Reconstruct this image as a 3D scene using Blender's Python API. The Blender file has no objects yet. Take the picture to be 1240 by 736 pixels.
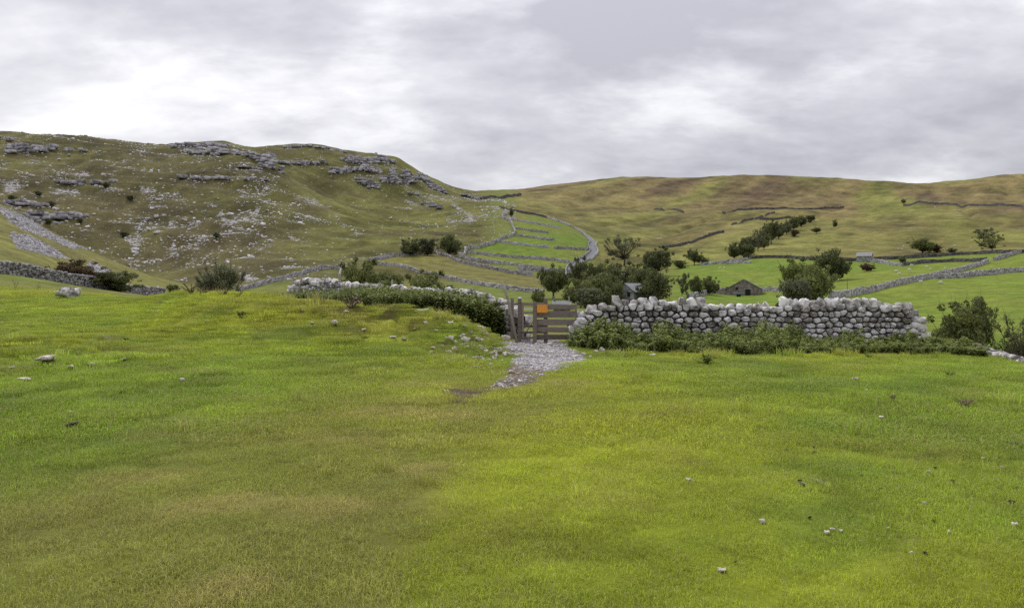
import bpy, bmesh, math, random
import numpy as np
from mathutils import Vector, Matrix, noise as mnoise

SC = bpy.context.scene
COL = SC.collection
rng = np.random.default_rng(7)
random.seed(7)

# ------------------------------------------------------------------ camera, sky, sun, exposure
ZC = 1.65                       # eye height
F, CX, HY = 900.0, 620.0, 350.0   # focal length in photograph pixels, centre column, eye-level row
cam_d = bpy.data.cameras.new('camera')
cam = bpy.data.objects.new('camera', cam_d); COL.objects.link(cam)
cam.location = (0, 0, ZC); cam.rotation_euler = (math.radians(90), 0, 0)
cam_d.sensor_width = 36; cam_d.lens = 36 * F / 1240
cam_d.shift_y = -18 / 1240
cam_d.clip_start = 0.1; cam_d.clip_end = 20000
SC.camera = cam

SUN_AZ, SUN_EL = math.radians(-28), math.radians(52)     # azimuth from +Y towards +X
SKY_SEED = 9.2
world = bpy.data.worlds.new('World'); SC.world = world; world.use_nodes = True

def N(nt, kind, **kw):
    n = nt.nodes.new(kind)
    ins = kw.pop('ins', None)
    for k, v in kw.items(): setattr(n, k, v)
    if ins:
        for k, v in ins.items():
            if hasattr(v, 'is_output'): nt.links.new(v, n.inputs[k])
            else: n.inputs[k].default_value = v
    return n
def math_(nt, op, a, b=0.0, c=None, clamp=False):
    n = nt.nodes.new('ShaderNodeMath'); n.operation = op; n.use_clamp = clamp
    for i, v in enumerate((a, b, c)):
        if v is None: continue
        if hasattr(v, 'is_output'): nt.links.new(v, n.inputs[i])
        else: n.inputs[i].default_value = v
    return n.outputs[0]
def mixc(nt, fac, a, b, blend='MIX'):
    n = nt.nodes.new('ShaderNodeMix'); n.data_type = 'RGBA'; n.blend_type = blend
    for i, v in ((0, fac), (6, a), (7, b)):
        if hasattr(v, 'is_output'): nt.links.new(v, n.inputs[i])
        else: n.inputs[i].default_value = v if i == 0 else (*v[:3], 1)
    return n.outputs[2]
def ramp(nt, fac, stops, interp='LINEAR'):
    n = nt.nodes.new('ShaderNodeValToRGB'); n.color_ramp.interpolation = interp
    el = n.color_ramp.elements
    while len(el) < len(stops): el.new(0.5)
    for e, (p, c) in zip(el, stops):
        e.position = p; e.color = (*c, 1) if len(c) == 3 else c
    nt.links.new(fac, n.inputs[0]); return n.outputs[0]

def build_world():
    nt = world.node_tree; nt.nodes.clear()
    out = N(nt, 'ShaderNodeOutputWorld'); bg = N(nt, 'ShaderNodeBackground')
    sky = N(nt, 'ShaderNodeTexSky', sky_type='NISHITA', sun_disc=False)
    sky.sun_elevation = SUN_EL; sky.sun_rotation = SUN_AZ
    sky.dust_density = 2.0
    blue = mixc(nt, 1.0, sky.outputs[0], (0.10, 0.10, 0.10), 'MULTIPLY')
    tc = N(nt, 'ShaderNodeTexCoord')
    sep = N(nt, 'ShaderNodeSeparateXYZ', ins={0: tc.outputs['Generated']})
    z = math_(nt, 'MAXIMUM', sep.outputs[2], 0.0)
    den = math_(nt, 'ADD', z, 0.30)
    u = math_(nt, 'DIVIDE', sep.outputs[0], den); v = math_(nt, 'DIVIDE', sep.outputs[1], den)
    P = N(nt, 'ShaderNodeCombineXYZ', ins={0: u, 1: v, 2: SKY_SEED}).outputs[0]
    # broad cloud banks, ragged lumps and fine wisps of one overcast layer
    def noise(loc, sc, scale, detail, rough, dist=0.0):
        mp = N(nt, 'ShaderNodeMapping', ins={'Vector': P, 'Scale': sc, 'Location': loc}).outputs[0]
        return N(nt, 'ShaderNodeTexNoise', ins={'Vector': mp, 'Scale': scale, 'Detail': detail, 'Roughness': rough, 'Distortion': dist}).outputs[0]
    n1 = noise((0.3, 0.7, 0), (1.0, 1.25, 1.0), 0.75, 2.0, 0.45)
    n2 = noise((4.3, 1.9, 0), (1.0, 1.5, 1.0), 1.9, 9.0, 0.56, 0.12)
    n3 = noise((9.1, 2.2, 4.0), (1.0, 1.35, 1.0), 4.6, 9.0, 0.55)
    # hard-edged heaps: a lump pattern taken through a steep step
    heap = math_(nt, 'MULTIPLY', math_(nt, 'SUBTRACT', n2, 0.52, clamp=True), 4.0, clamp=True)
    s = math_(nt, 'ADD', math_(nt, 'MULTIPLY', n1, 0.58), math_(nt, 'MULTIPLY', n2, 0.46))
    s = math_(nt, 'ADD', s, math_(nt, 'MULTIPLY', n3, 0.27))
    s = math_(nt, 'ADD', s, math_(nt, 'MULTIPLY', heap, 0.13))
    # thinner cloud where the veiled sun stands
    sd = (math.sin(SUN_AZ) * math.cos(SUN_EL), math.cos(SUN_AZ) * math.cos(SUN_EL), math.sin(SUN_EL))
    dp = N(nt, 'ShaderNodeVectorMath', operation='DOT_PRODUCT', ins={0: tc.outputs['Generated'], 1: sd}).outputs['Value']
    glow = math_(nt, 'POWER', math_(nt, 'MAXIMUM', dp, 0.0), 3.0)
    s = math_(nt, 'ADD', s, math_(nt, 'MULTIPLY', glow, 0.07))
    c = ramp(nt, s, [(0.58, (0.41, 0.41, 0.455)), (0.67, (0.53, 0.53, 0.57)), (0.77, (0.69, 0.69, 0.72)), (0.91, (0.90, 0.90, 0.91))])
    # an overcast sky is brighter overhead than near the horizon
    grad = math_(nt, 'ADD', 0.80, math_(nt, 'MULTIPLY', z, 0.95))
    c = N(nt, 'ShaderNodeVectorMath', operation='SCALE', ins={0: c, 'Scale': grad}).outputs[0]
    final = mixc(nt, 0.95, blue, c)
    nt.links.new(final, bg.inputs[0]); bg.inputs[1].default_value = 1.0
    nt.links.new(bg.outputs[0], out.inputs[0])
build_world()

sun_d = bpy.data.lights.new('sun', 'SUN'); sun_d.energy = 1.5; sun_d.angle = math.radians(22); sun_d.color = (1, 0.97, 0.91)
sun = bpy.data.objects.new('sun', sun_d); COL.objects.link(sun)
sun.location = (0, 0, 60)
sun.rotation_euler = Vector((-math.sin(SUN_AZ) * math.cos(SUN_EL), -math.cos(SUN_AZ) * math.cos(SUN_EL), -math.sin(SUN_EL))).to_track_quat('-Z', 'Y').to_euler()

vs = SC.view_settings
vs.view_transform = 'Standard'; vs.look = 'None'; vs.exposure = 0.34; vs.gamma = 1.0; vs.use_curve_mapping = False
SC.render.engine = 'CYCLES'
SC.cycles.max_bounces = 5; SC.cycles.diffuse_bounces = 3; SC.cycles.transmission_bounces = 3; SC.cycles.transparent_max_bounces = 4
SC.cycles.use_denoising = False

# ------------------------------------------------------------------ numeric helpers
_tab = np.random.default_rng(11).random((512, 512))
def vnoise(x, y):
    x = np.asarray(x, float); y = np.asarray(y, float)
    xi = np.floor(x).astype(int); yi = np.floor(y).astype(int)
    fx = x - xi; fy = y - yi
    fx = fx * fx * fx * (fx * (6 * fx - 15) + 10); fy = fy * fy * fy * (fy * (6 * fy - 15) + 10)
    a = _tab[xi & 511, yi & 511]; b = _tab[(xi + 1) & 511, yi & 511]
    c = _tab[xi & 511, (yi + 1) & 511]; d = _tab[(xi + 1) & 511, (yi + 1) & 511]
    return (a + (b - a) * fx) * (1 - fy) + (c + (d - c) * fx) * fy
def fbm(x, y, o=4, g=0.5, seed=0.0):
    s = 0; a = 1.0; t = 0
    for i in range(o):
        s = s + a * (vnoise(x + seed + 37.3 * i, y + 1.7 * seed + 11.9 * i) * 2 - 1); t += a
        a *= g; x = (x * 0.8 - y * 0.6) * 2.03; y = (y * 0.83 + x * 0.29) * 1.0 + y * 1.1
    return s / t
def sstep(a, b, x):
    t = np.clip((np.asarray(x, float) - a) / (b - a), 0, 1); return t * t * (3 - 2 * t)
def pchip_slopes(h, dl):
    m = np.zeros((h.shape[0], h.shape[1] + 1))
    w1 = 2 * h[:, 1:] + h[:, :-1]; w2 = h[:, 1:] + 2 * h[:, :-1]
    with np.errstate(divide='ignore', invalid='ignore'):
        mm = (w1 + w2) / (w1 / dl[:, :-1] + w2 / dl[:, 1:])
    mm[(dl[:, :-1] * dl[:, 1:]) <= 0] = 0
    m[:, 1:-1] = mm; m[:, 0] = dl[:, 0]; m[:, -1] = dl[:, -1]
    return m
def pchip_rows(X, Y, q):
    """each row of X, Y its own curve, q one query per row"""
    h = np.maximum(X[:, 1:] - X[:, :-1], 1e-4); dl = (Y[:, 1:] - Y[:, :-1]) / h
    m = pchip_slopes(h, dl)
    i = np.clip((X <= q[:, None]).sum(1) - 1, 0, X.shape[1] - 2)
    r = np.arange(len(q)); hh = h[r, i]; t = np.clip((q - X[r, i]) / hh, 0, 1)
    y0, y1, m0, m1 = Y[r, i], Y[r, i + 1], m[r, i] * hh, m[r, i + 1] * hh
    return (1 + 2 * t) * (1 - t) ** 2 * y0 + t * (1 - t) ** 2 * m0 + t * t * (3 - 2 * t) * y1 + t * t * (t - 1) * m1
def pchip1(xs, ys, q):
    xs = np.asarray(xs, float); ys = np.asarray(ys, float)
    q = np.clip(q, xs[0], xs[-1]); h = np.diff(xs); dl = np.diff(ys) / h
    m = pchip_slopes(h[None], dl[None])[0]
    i = np.clip(np.searchsorted(xs, q, side='right') - 1, 0, len(xs) - 2)
    hh = h[i]; t = (q - xs[i]) / hh
    return (1 + 2 * t) * (1 - t) ** 2 * ys[i] + t * (1 - t) ** 2 * m[i] * hh + t * t * (3 - 2 * t) * ys[i + 1] + t * t * (t - 1) * m[i + 1] * hh

# ------------------------------------------------------------------ terrain: lines of equal landform, (column, distance, row) surveyed from the photograph
def zrow(z, d): return HY - (z - ZC) / d * F
L = []
L.append([(p, 2.2, zrow(0, 2.2)) for p in (-900, 2200)])
L.append([(-900, 5, zrow(.05, 5)), (300, 5, zrow(0, 5)), (2200, 5, zrow(0, 5))])
L.append([(-900, 9, zrow(.4, 9)), (0, 9, zrow(.15, 9)), (300, 9, zrow(.06, 9)), (560, 9, zrow(0, 9)), (2200, 9, zrow(-.05, 9))])
L.append([(-900, 17, zrow(1.1, 17)), (0, 17, zrow(.48, 17)), (200, 16.5, zrow(.42, 16.5)), (350, 16, zrow(.38, 16)), (480, 16.5, zrow(.26, 16.5)), (560, 17, zrow(.10, 17)), (610, 17, zrow(.0, 17)),
          (700, 17, zrow(0, 17)), (1000, 16, zrow(0, 16)), (1180, 14.5, zrow(.02, 14.5)), (1240, 13.5, zrow(.04, 13.5)), (1500, 12.5, zrow(0, 12.5)), (2200, 12, zrow(-.2, 12))])
L.append([(-900, 40, 285), (-300, 38, 330), (0, 36, 347), (100, 31, 356), (170, 27, 361), (235, 23, 354.5), (300, 21.5, 357), (345, 21, 364), (390, 21, 369), (450, 20.8, 376), (510, 20.5, 378), (545, 20.5, 386),
          (580, 21, 400), (608, 22, 412), (640, 23.2, 414), (690, 22.5, 416), (760, 21.8, 418), (900, 21.5, 419), (1060, 21.8, 417), (1120, 22, 417), (1165, 19, 427), (1190, 17.5, 434), (1240, 16.2, 443), (1500, 14.5, 452), (2200, 14, 460)])
L.append([(-900, 65, 265), (-300, 62, 320), (0, 60, 343), (100, 55, 357), (200, 48, 368), (300, 41, 374), (350, 36.5, 374), (420, 32.5, 382), (500, 28.5, 393), (570, 25.8, 405), (612, 24.5, 412), (650, 27, 410),
          (700, 27, 414), (760, 28, 415), (900, 28, 417), (1000, 28, 420), (1120, 27.5, 425), (1180, 27, 448), (1240, 27, 462), (1500, 27, 500), (2200, 27, 520)])
L.append([(-900, 100, 215), (-300, 95, 300), (0, 90, 332), (50, 96, 339), (100, 104, 348), (180, 118, 358), (250, 110, 368), (350, 92, 376), (500, 80, 385), (610, 68, 388), (660, 58, 393), (760, 60, 398),
          (900, 65, 402), (1120, 60, 424), (1240, 56, 432), (1500, 55, 440), (2200, 55, 440)])
L.append([(-900, 165, 120), (-300, 160, 220), (0, 150, 288), (100, 165, 325), (200, 180, 347), (250, 172, 360), (350, 170, 363), (450, 160, 363), (560, 150, 365), (660, 132, 369), (720, 128, 371), (800, 122, 370),
          (900, 122, 374), (1010, 140, 359), (1120, 112, 386), (1240, 102, 384), (1500, 95, 380), (2200, 95, 370)])
L.append([(-900, 230, 60), (-300, 215, 160), (0, 205, 250), (50, 210, 276), (100, 215, 301), (150, 220, 322), (200, 226, 340.5), (240, 230, 351), (300, 230, 347), (345, 237, 338), (410, 248, 332), (500, 228, 341), (600, 200, 352),
          (660, 185, 357), (720, 185, 353), (800, 182, 351), (895, 190, 356), (1010, 178, 349), (1120, 172, 343), (1240, 172, 338), (1500, 170, 325), (2200, 170, 310)])
L.append([(-900, 300, 110), (-300, 290, 200), (0, 285, 290), (100, 285, 322), (200, 285, 338), (250, 287, 329), (300, 290, 316), (410, 300, 312), (500, 300, 308), (560, 300, 311), (650, 285, 324), (720, 285, 324),
          (800, 278, 330), (900, 285, 320), (1000, 290, 315), (1120, 285, 313.5), (1240, 268, 306), (1500, 260, 292), (2200, 260, 280)])
L.append([(-900, 400, 90), (-300, 390, 170), (0, 385, 235), (200, 390, 262), (300, 400, 262), (400, 400, 273), (500, 400, 284), (570, 410, 280), (620, 400, 282), (680, 390, 289), (720, 375, 302), (800, 400, 305),
          (900, 420, 296), (1000, 430, 290), (1240, 420, 278), (1500, 420, 265), (2200, 420, 250)])
L.append([(-900, 500, 80), (-300, 500, 150), (0, 505, 190), (100, 505, 196), (200, 520, 195), (270, 530, 186), (310, 520, 192), (340, 508, 206), (370, 500, 226), (400, 490, 244), (450, 490, 263), (500, 500, 270), (560, 510, 261),
          (600, 520, 254), (640, 500, 262), (690, 490, 275), (730, 490, 289), (800, 550, 282), (900, 570, 273), (1000, 580, 270), (1240, 560, 262), (1500, 550, 250), (2200, 550, 225)])
L.append([(-900, 600, 90), (-300, 600, 140), (0, 600, 164), (60, 600, 166), (130, 600, 171), (200, 605, 177), (222, 612, 173.5), (268, 612, 174), (300, 600, 183), (340, 585, 206), (400, 570, 241), (450, 580, 250), (500, 610, 248),
          (560, 620, 246), (600, 640, 246), (650, 640, 256), (700, 650, 265), (800, 720, 262), (900, 750, 257), (1000, 780, 256), (1120, 760, 250), (1240, 740, 247), (1500, 720, 235), (2200, 720, 210)])
L.append([(-900, 780, 120), (-300, 770, 155), (0, 760, 170), (200, 760, 181), (300, 760, 182), (330, 760, 179.5), (372, 760, 176.5), (410, 750, 182), (440, 745, 187), (480, 740, 192), (492, 740, 199), (530, 740, 219),
          (552, 740, 229), (580, 750, 237.5), (620, 800, 241), (700, 850, 247), (800, 950, 243), (900, 1000, 240), (1000, 1000, 240), (1120, 950, 238), (1240, 950, 231), (1500, 930, 220), (2200, 900, 200)])
L.append([(-900, 1200, 190), (0, 1200, 210), (400, 1200, 225), (560, 1300, 241), (590, 1350, 237), (640, 1350, 232), (700, 1350, 226), (780, 1350, 219), (830, 1330, 219.5), (900, 1300, 214.5), (960, 1300, 216),
          (1060, 1250, 220), (1115, 1250, 223), (1180, 1200, 217), (1240, 1200, 211), (1500, 1200, 204), (2200, 1150, 195)])
L.append([(-900, 2000, 250), (620, 2000, 262), (2200, 2000, 240)])
L.append([(-900, 6000, 335), (2200, 6000, 335)])

def base_z(px, d):
    D = np.empty((len(px), len(L))); Z = np.empty_like(D)
    for i, l in enumerate(L):
        a = np.array(l, float)
        dd = pchip1(a[:, 0], a[:, 1], px); yy = pchip1(a[:, 0], a[:, 2], px)
        D[:, i] = np.log(dd); Z[:, i] = ZC + (HY - yy) / F * dd
    return pchip_rows(D, Z, np.log(np.maximum(d, 2.2)))
def relief(x, y):
    d = np.maximum(y, 2.0); px = CX + F * x / d
    far = sstep(180, 420, d) ; mid = sstep(25, 90, d) * (1 - 0.5 * far)
    smooth = sstep(690, 850, px) * (1 - sstep(290, 400, d))             # mown valley fields
    dale = sstep(540, 610, px) * (1 - sstep(690, 740, px)) * (1 - sstep(480, 560, d))
    near = 1 - sstep(22, 60, d)
    z = near * (0.07 * fbm(x / 2.4, y / 2.4, 3) + 0.028 * fbm(x / 0.45, y / 0.45, 2, seed=5))
    mound = np.exp(-(((px - 470) / 130) ** 2)) * np.exp(-(((d - 19.3) / 2.6) ** 2)) + 0.9 * np.exp(-(((px - 60) / 110) ** 2)) * np.exp(-(((d - 15) / 2.8) ** 2))
    z = z + mound * (0.55 * np.abs(fbm(x / 1.0, y / 1.0, 3, seed=9)) + 0.22 * fbm(x / 0.35, y / 0.35, 2, seed=3) - .06)
    z = z + mid * 0.35 * fbm(x / 14, y / 14, 4, seed=2) * (1 - .8 * smooth)
    rough = far * (1 - smooth) * (1 - .75 * dale)
    z = z + rough * (3.2 * fbm(x / 75, y / 75, 4, seed=21) + 1.3 * fbm(x / 16, y / 16, 3, seed=31))
    # limestone benches of the left hill, drainage furrows of the moor on the right
    hill = far * (1 - sstep(520, 640, px))
    z = z + hill * 0.9 * np.sin((z * 0 + y * 0.05 + x * 0.012 + 2.2 * fbm(x / 90, y / 90, 2, seed=41)) * 6.0) 
    moor = sstep(420, 600, d) * sstep(600, 720, px)
    gul = fbm((x - .55 * y) / 75, y / 520, 4, seed=51)
    z = z - moor * (1 - sstep(800, 1150, d)) * 3.2 * np.clip(0.18 - np.abs(gul), 0, 1) / 0.18
    return z
def HT(x, y):
    x = np.atleast_1d(np.asarray(x, float)); y = np.atleast_1d(np.asarray(y, float))
    out = np.empty(len(x))
    for a in range(0, len(x), 60000):
        xx = x[a:a + 60000]; yy = y[a:a + 60000]; d = np.maximum(yy, 2.2)
        out[a:a + 60000] = base_z(CX + F * xx / d, d) + relief(xx, yy)
    return out
def H1(x, y): return float(HT([x], [y])[0])
_DG = np.exp(np.linspace(math.log(3), math.log(1500), 1500))
_colc = {}
def column(px):
    k = round(px, 1)
    if k not in _colc:
        z = HT((k - CX) / F * _DG, _DG); _colc[k] = HY - (z - ZC) / _DG * F
    return _colc[k]
def hit(px, py, dmin=3, dmax=1500):
    """where the ray of a photograph pixel first meets the ground beyond dmin"""
    r = column(px); ok = (_DG >= dmin) & (_DG <= dmax)
    i = np.where(ok & (r <= py))[0]
    d = _DG[i[0]] if len(i) else _DG[ok][np.argmin(np.abs(r[ok] - py))]
    return ((px - CX) / F * d, d)
def P3(px, d, dz=0.0):
    x = (px - CX) / F * d
    return Vector((x, d, H1(x, d) + dz))

def polymask(px, py, poly, feather):
    poly = np.array(poly, float); n = len(poly)
    ins = np.zeros(px.shape, bool); dist = np.full(px.shape, 1e9)
    for i in range(n):
        (x0, y0), (x1, y1) = poly[i], poly[(i + 1) % n]
        c = ((y0 > py) != (y1 > py))
        xx = (x1 - x0) * (py - y0) / (y1 - y0 + 1e-12) + x0
        ins ^= c & (px < xx)
        t = np.clip(((px - x0) * (x1 - x0) + (py - y0) * (y1 - y0)) / ((x1 - x0) ** 2 + (y1 - y0) ** 2 + 1e-9), 0, 1)
        dist = np.minimum(dist, np.hypot(px - x0 - t * (x1 - x0), py - y0 - t * (y1 - y0)))
    return sstep(-feather, feather, np.where(ins, dist, -dist))

# ------------------------------------------------------------------ what covers the ground
def A(*c): return np.array(c, float)
def lerp(a, b, t): return a + (b - a) * np.asarray(t)[:, None]
PATH = [(607, 415), (640, 408), (672, 411), (684, 417), (703, 430), (712, 436), (690, 443), (668, 450), (650, 459), (632, 468), (612, 474), (585, 472), (600, 462), (616, 452), (619, 440), (622, 428), (612, 421)]
GRAVEL = [(607, 415), (640, 407), (672, 411), (684, 417), (703, 430), (708, 436), (690, 442), (664, 448), (632, 444), (619, 438), (622, 428), (612, 421)]
DIRT = [(532, 473), (550, 470), (575, 474), (598, 473), (590, 480), (560, 482), (540, 478)]
DIRT2 = [(528, 484), (545, 483), (580, 486), (560, 489), (535, 487)]
TROD = [(-400, 640), (60, 585), (280, 520), (400, 478), (520, 462), (610, 462), (700, 462), (690, 480), (620, 530), (560, 600), (500, 700), (470, 800), (400, 1300), (-900, 1300)]
SCREE = [  # spur, then the main hill
    ([(-60, 240), (0, 250), (30, 262), (70, 286), (102, 301), (90, 302), (55, 288), (25, 278), (0, 258), (-60, 250)], 2.0, 0.8, (130, 236)),
    ([(9, 281), (30, 283), (62, 298), (84, 314), (70, 313), (45, 306), (25, 303)], 2.0, 0.95, (110, 236)),
    ([(106, 318), (120, 320), (134, 328), (116, 331), (104, 324)], 2.0, 0.9, (110, 236)),
    ([(540, 240), (552, 247), (566, 256), (577, 264), (574, 270), (560, 269), (564, 261), (550, 252)], 2.0, 0.95, (380, 900)),
    ([(537, 262), (548, 266), (560, 270), (545, 270)], 2.0, 0.9, (380, 900)),
    ([(486, 243), (500, 244), (512, 251), (500, 250)], 2.0, 0.9, (380, 900)),
    ([(88, 208), (98, 206), (110, 210), (112, 216), (90, 213)], 2.0, 0.95, (250, 700)),
    ([(55, 234), (66, 227), (95, 229), (93, 235), (70, 236)], 2.0, 0.85, (250, 700)),
    ([(108, 230), (125, 229), (143, 226), (150, 231), (120, 234)], 2.0, 0.8, (250, 700)),
    ([(0, 220), (20, 218), (32, 226), (14, 233), (0, 232)], 3.0, 0.85, (250, 700)),
    ([(165, 224), (185, 226), (188, 233), (172, 235)], 2.0, 0.85, (250, 700)),
    ([(150, 286), (173, 287), (172, 292), (166, 300), (170, 306), (163, 309), (157, 300)], 2.0, 0.8, (250, 700)),
    ([(206, 234), (218, 233), (219, 239), (208, 239)], 2.0, 0.85, (250, 700)),
    ([(265, 262), (283, 270), (305, 276), (318, 274), (300, 266), (310, 268), (300, 280), (285, 279), (272, 272)], 3.0, 0.75, (250, 700)),
    ([(247, 244), (262, 246), (256, 249), (246, 247)], 1.5, 0.85, (250, 700)),
    ([(292, 253), (312, 257), (310, 261), (296, 258)], 1.5, 0.85, (250, 700)),
    ([(342, 280), (352, 283), (368, 292), (388, 294), (370, 296), (352, 292)], 2.0, 0.8, (220, 700)),
    ([(293, 334), (305, 332), (314, 338), (296, 341)], 1.5, 0.9, (220, 700)),
    ([(240, 292), (254, 290), (252, 296), (240, 297)], 1.5, 0.8, (220, 700)),
    ([(225, 296), (245, 300), (240, 303), (222, 299)], 1.5, 0.7, (220, 700)),
    ([(315, 298), (335, 296), (330, 304), (312, 305)], 2.0, 0.7, (220, 700)),
    ([(355, 235), (380, 240), (395, 250), (380, 250), (360, 243)], 3.0, 0.7, (380, 700)),
    ([(395, 255), (412, 262), (420, 272), (405, 268)], 3.0, 0.6, (350, 700)),
]
def ground_cover(x, y, z):
    """albedo of the ground at world points (x, y, z) and how stony it is"""
    d = np.maximum(y, 2.2); px = CX + F * x / d; py = HY - (z - ZC) / d * F
    n_big = fbm(x / 6, y / 6, 4, seed=1); n_mid = fbm(x / 1.3, y / 1.3, 3, seed=4); n_wide = fbm(x / 40, y / 40, 4, seed=8); n_hill = fbm(x / 120, y / 120, 4, seed=14)
    # --- near turf
    lush = A(.138, .190, .020); lime = A(.205, .222, .018); olive = A(.158, .164, .038); straw = A(.25, .21, .08); deep = A(.095, .148, .020)
    c = lerp(np.repeat(lush[None], len(x), 0), lime, np.clip(.35 + 1.0 * n_big + .15 * sstep(600, 1000, px), 0, 1))
    c = lerp(c, deep, np.clip(1.6 * n_mid - .25 + .8 * fbm(x / 3, y / 9, 3, seed=19), 0, .75)); c = c * (1 + .26 * fbm(x / .55, y / .55, 3, .6, seed=29) + .18 * fbm(x / 1.7, y / 1.7, 2, seed=39))[:, None]
    trod = polymask(px + 60 * fbm(x / 2.5, y / 4, 3, seed=6), py + 16 * fbm(x / 3, y / 3, 3, seed=7), TROD, 46)
    c = lerp(c, olive, trod * np.clip(.80 + .5 * n_mid, 0, 1))
    c = lerp(c, straw, np.clip(fbm(x / .8, y / .8, 3, seed=17) * 1.5 - .35, 0, .5) * (0.35 + .6 * trod))
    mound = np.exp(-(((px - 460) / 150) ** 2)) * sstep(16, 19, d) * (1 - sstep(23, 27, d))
    c = lerp(c, A(.185, .175, .03), mound * np.clip(.5 + n_mid, 0, .9)); mound = np.maximum(mound, np.exp(-(((px - 50) / 120) ** 2)) * np.exp(-(((d - 14.5) / 2.6) ** 2))); c = lerp(c, A(.080, .066, .034), mound * np.clip(3.0 * fbm(x / .55, y / .8, 3, .6, seed=131) - .42, 0, .85)); c = c * (1 + .5 * mound * fbm(x / .3, y / .4, 2, seed=133))[:, None]  # dark brown thatch patches also paint in the shade of hummock hollows
    # bare earth and gravel by the gate
    wob = 5 * fbm(x / .6, y / 1.2, 3, seed=23)
    path = polymask(px + wob * 1.4, py + wob * .5, PATH, 2.5) * (d < 30)
    dirt = np.maximum(polymask(px + wob, py + wob * .4, DIRT, 1.5), polymask(px + wob, py + wob * .4, DIRT2, 1.2)) * (d < 30)
    rub = np.exp(-(((px - 585) / 34) ** 2)) * np.exp(-(((py - 428) / 16) ** 2)) * (d < 24) * np.clip(n_mid * 4 + .5 * fbm(x / .3, y / .3, 2, seed=44) + .1, 0, 1)
    bare = np.clip(path + dirt + rub, 0, 1)
    c = lerp(c, lerp(np.repeat(A(.15, .115, .085)[None], len(x), 0), A(.27, .25, .245), polymask(px + wob, py, GRAVEL, 5)), path); c = lerp(c, A(.105, .075, .065), np.clip(dirt + .8 * rub, 0, 1))
    # --- beyond the wall
    beyond = sstep(27, 40, d)
    rough = lerp(np.repeat(A(.150, .155, .037)[None], len(x), 0), A(.125, .155, .03), np.clip(.5 + n_wide * 1.2, 0, 1))
    c = lerp(c, rough, beyond)
    # mown valley fields
    bright = lerp(np.repeat(A(.125, .185, .022)[None], len(x), 0), A(.165, .20, .030), np.clip(.4 + n_wide * 1.3 + .6 * fbm(x / 5, y / 40, 3, seed=61), 0, 1))
    vf = sstep(800, 830, px) * sstep(48, 62, d)
    edge = np.interp(px, [690, 780, 851, 907, 930, 984, 1039, 1093, 1120, 1150, 1195, 1240, 1500], [335, 327, 320, 313, 311, 314, 314.5, 313, 310, 308, 306, 305, 300])
    vf = vf * (py > edge)* (d < 330)
    c = lerp(c, bright, vf)
    # terraced dale fields
    dale = polymask(px, py, [(560, 311), (566, 303), (597, 294), (624, 283), (618, 267), (608, 260), (621, 256), (662, 262), (701, 278), (718, 293), (714, 301), (700, 317), (690, 330), (650, 331), (600, 320)], 1.2) * (d > 150)
    c = lerp(c, lerp(bright * .93, A(.155, .150, .042), np.clip(sstep(290, 255, py) * .7 + .9 * fbm(x / 14, y / 30, 4, seed=121), 0, 1)), dale)
    mead = polymask(px, py, [(448, 317), (478, 310), (530, 306), (580, 321), (650, 333), (692, 331), (690, 350), (655, 353), (580, 343), (505, 328)], 1.5) * (1 - sstep(650, 692, px)) * (d > 120)
    stripe = .5 + .5 * np.sin(py * 1.1 - px * .21 + 1.5 * fbm(x / 30, y / 30, 2))
    c = lerp(c, lerp(np.repeat(A(.175, .165, .045)[None], len(x), 0), A(.13, .118, .04), np.clip(stripe * .7 + n_wide, 0, 1)), mead)
    # left hill
    hill = sstep(205, 250, d) * (1 - sstep(575, 615, px)) * (1 - mead) * (1 - dale)
    hc = lerp(np.repeat(A(.088, .080, .028)[None], len(x), 0), A(.115, .114, .030), np.clip(.35 + 1.5 * n_hill + .5 * n_wide + .65 * sstep(330, 470, px), 0, 1))
    hc = lerp(hc, A(.072, .058, .028), np.clip(1.9 * fbm(x / 30, y / 30, 4, seed=71) - .12, 0, .75))
    lowhill = polymask(px, py, [(-100, 200), (120, 200), (260, 225), (330, 262), (345, 300), (300, 345), (150, 350), (-100, 300)], 30)
    hc = lerp(hc, A(.074, .062, .026), lowhill * np.clip(.62 + .8 * n_wide, 0, .9))
    c = lerp(c, hc, hill * (1 - .8 * (d < 245) * (px < 245) ))
    spur = (px < 250) * sstep(105, 125, d) * (1 - sstep(236, 250, d))
    c = lerp(c, lerp(np.repeat(A(.150, .142, .045)[None], len(x), 0), A(.165, .165, .04), np.clip(.5 + n_wide * 1.5, 0, 1)), spur)
    # moor
    moor = np.clip((d > 225) * (py < edge) * sstep(720, 760, px) + sstep(430, 520, d) * sstep(600, 640, px) * (1 - dale) + sstep(712, 735, px + 14 * n_wide) * sstep(225, 260, d) * (1 - sstep(322, 336, py + 8 * n_wide)), 0, 1) * (1 - vf)
    up = sstep(480, 1000, d)
    mc = lerp(np.repeat(A(.150, .140, .040)[None], len(x), 0), A(.165, .128, .054), np.clip(up + .8 * n_hill, 0, 1))
    mc = lerp(mc, A(.085, .058, .037), np.clip(2.4 * fbm((x - .55 * y) / 60, y / 420, 5, .55, seed=81) - .22 + .5 * fbm(x / 160, y / 160, 2, seed=84), 0, .8))
    mc = lerp(mc, A(.15, .165, .035), np.clip(1.7 * fbm((x - .4 * y) / 80, y / 380, 4, seed=91) - .1 - .2 * up, 0, .75))
    c = lerp(c, mc, moor)
    tex = 1 + moor * .5 * fbm((x - .6 * y) / 22, y / 190, 4, .55, seed=117) + np.maximum(hill, moor) * (.55 * fbm(x / 9, y / 16, 4, .6, seed=111) + .40 * fbm(x / 30, y / 45, 3, seed=113)) + spur * .35 * fbm(x / 5, y / 8, 4, .6, seed=112)
    c = c * np.clip(tex, .45, 1.6)[:, None]
    # scree
    st = np.zeros(len(x))
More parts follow.
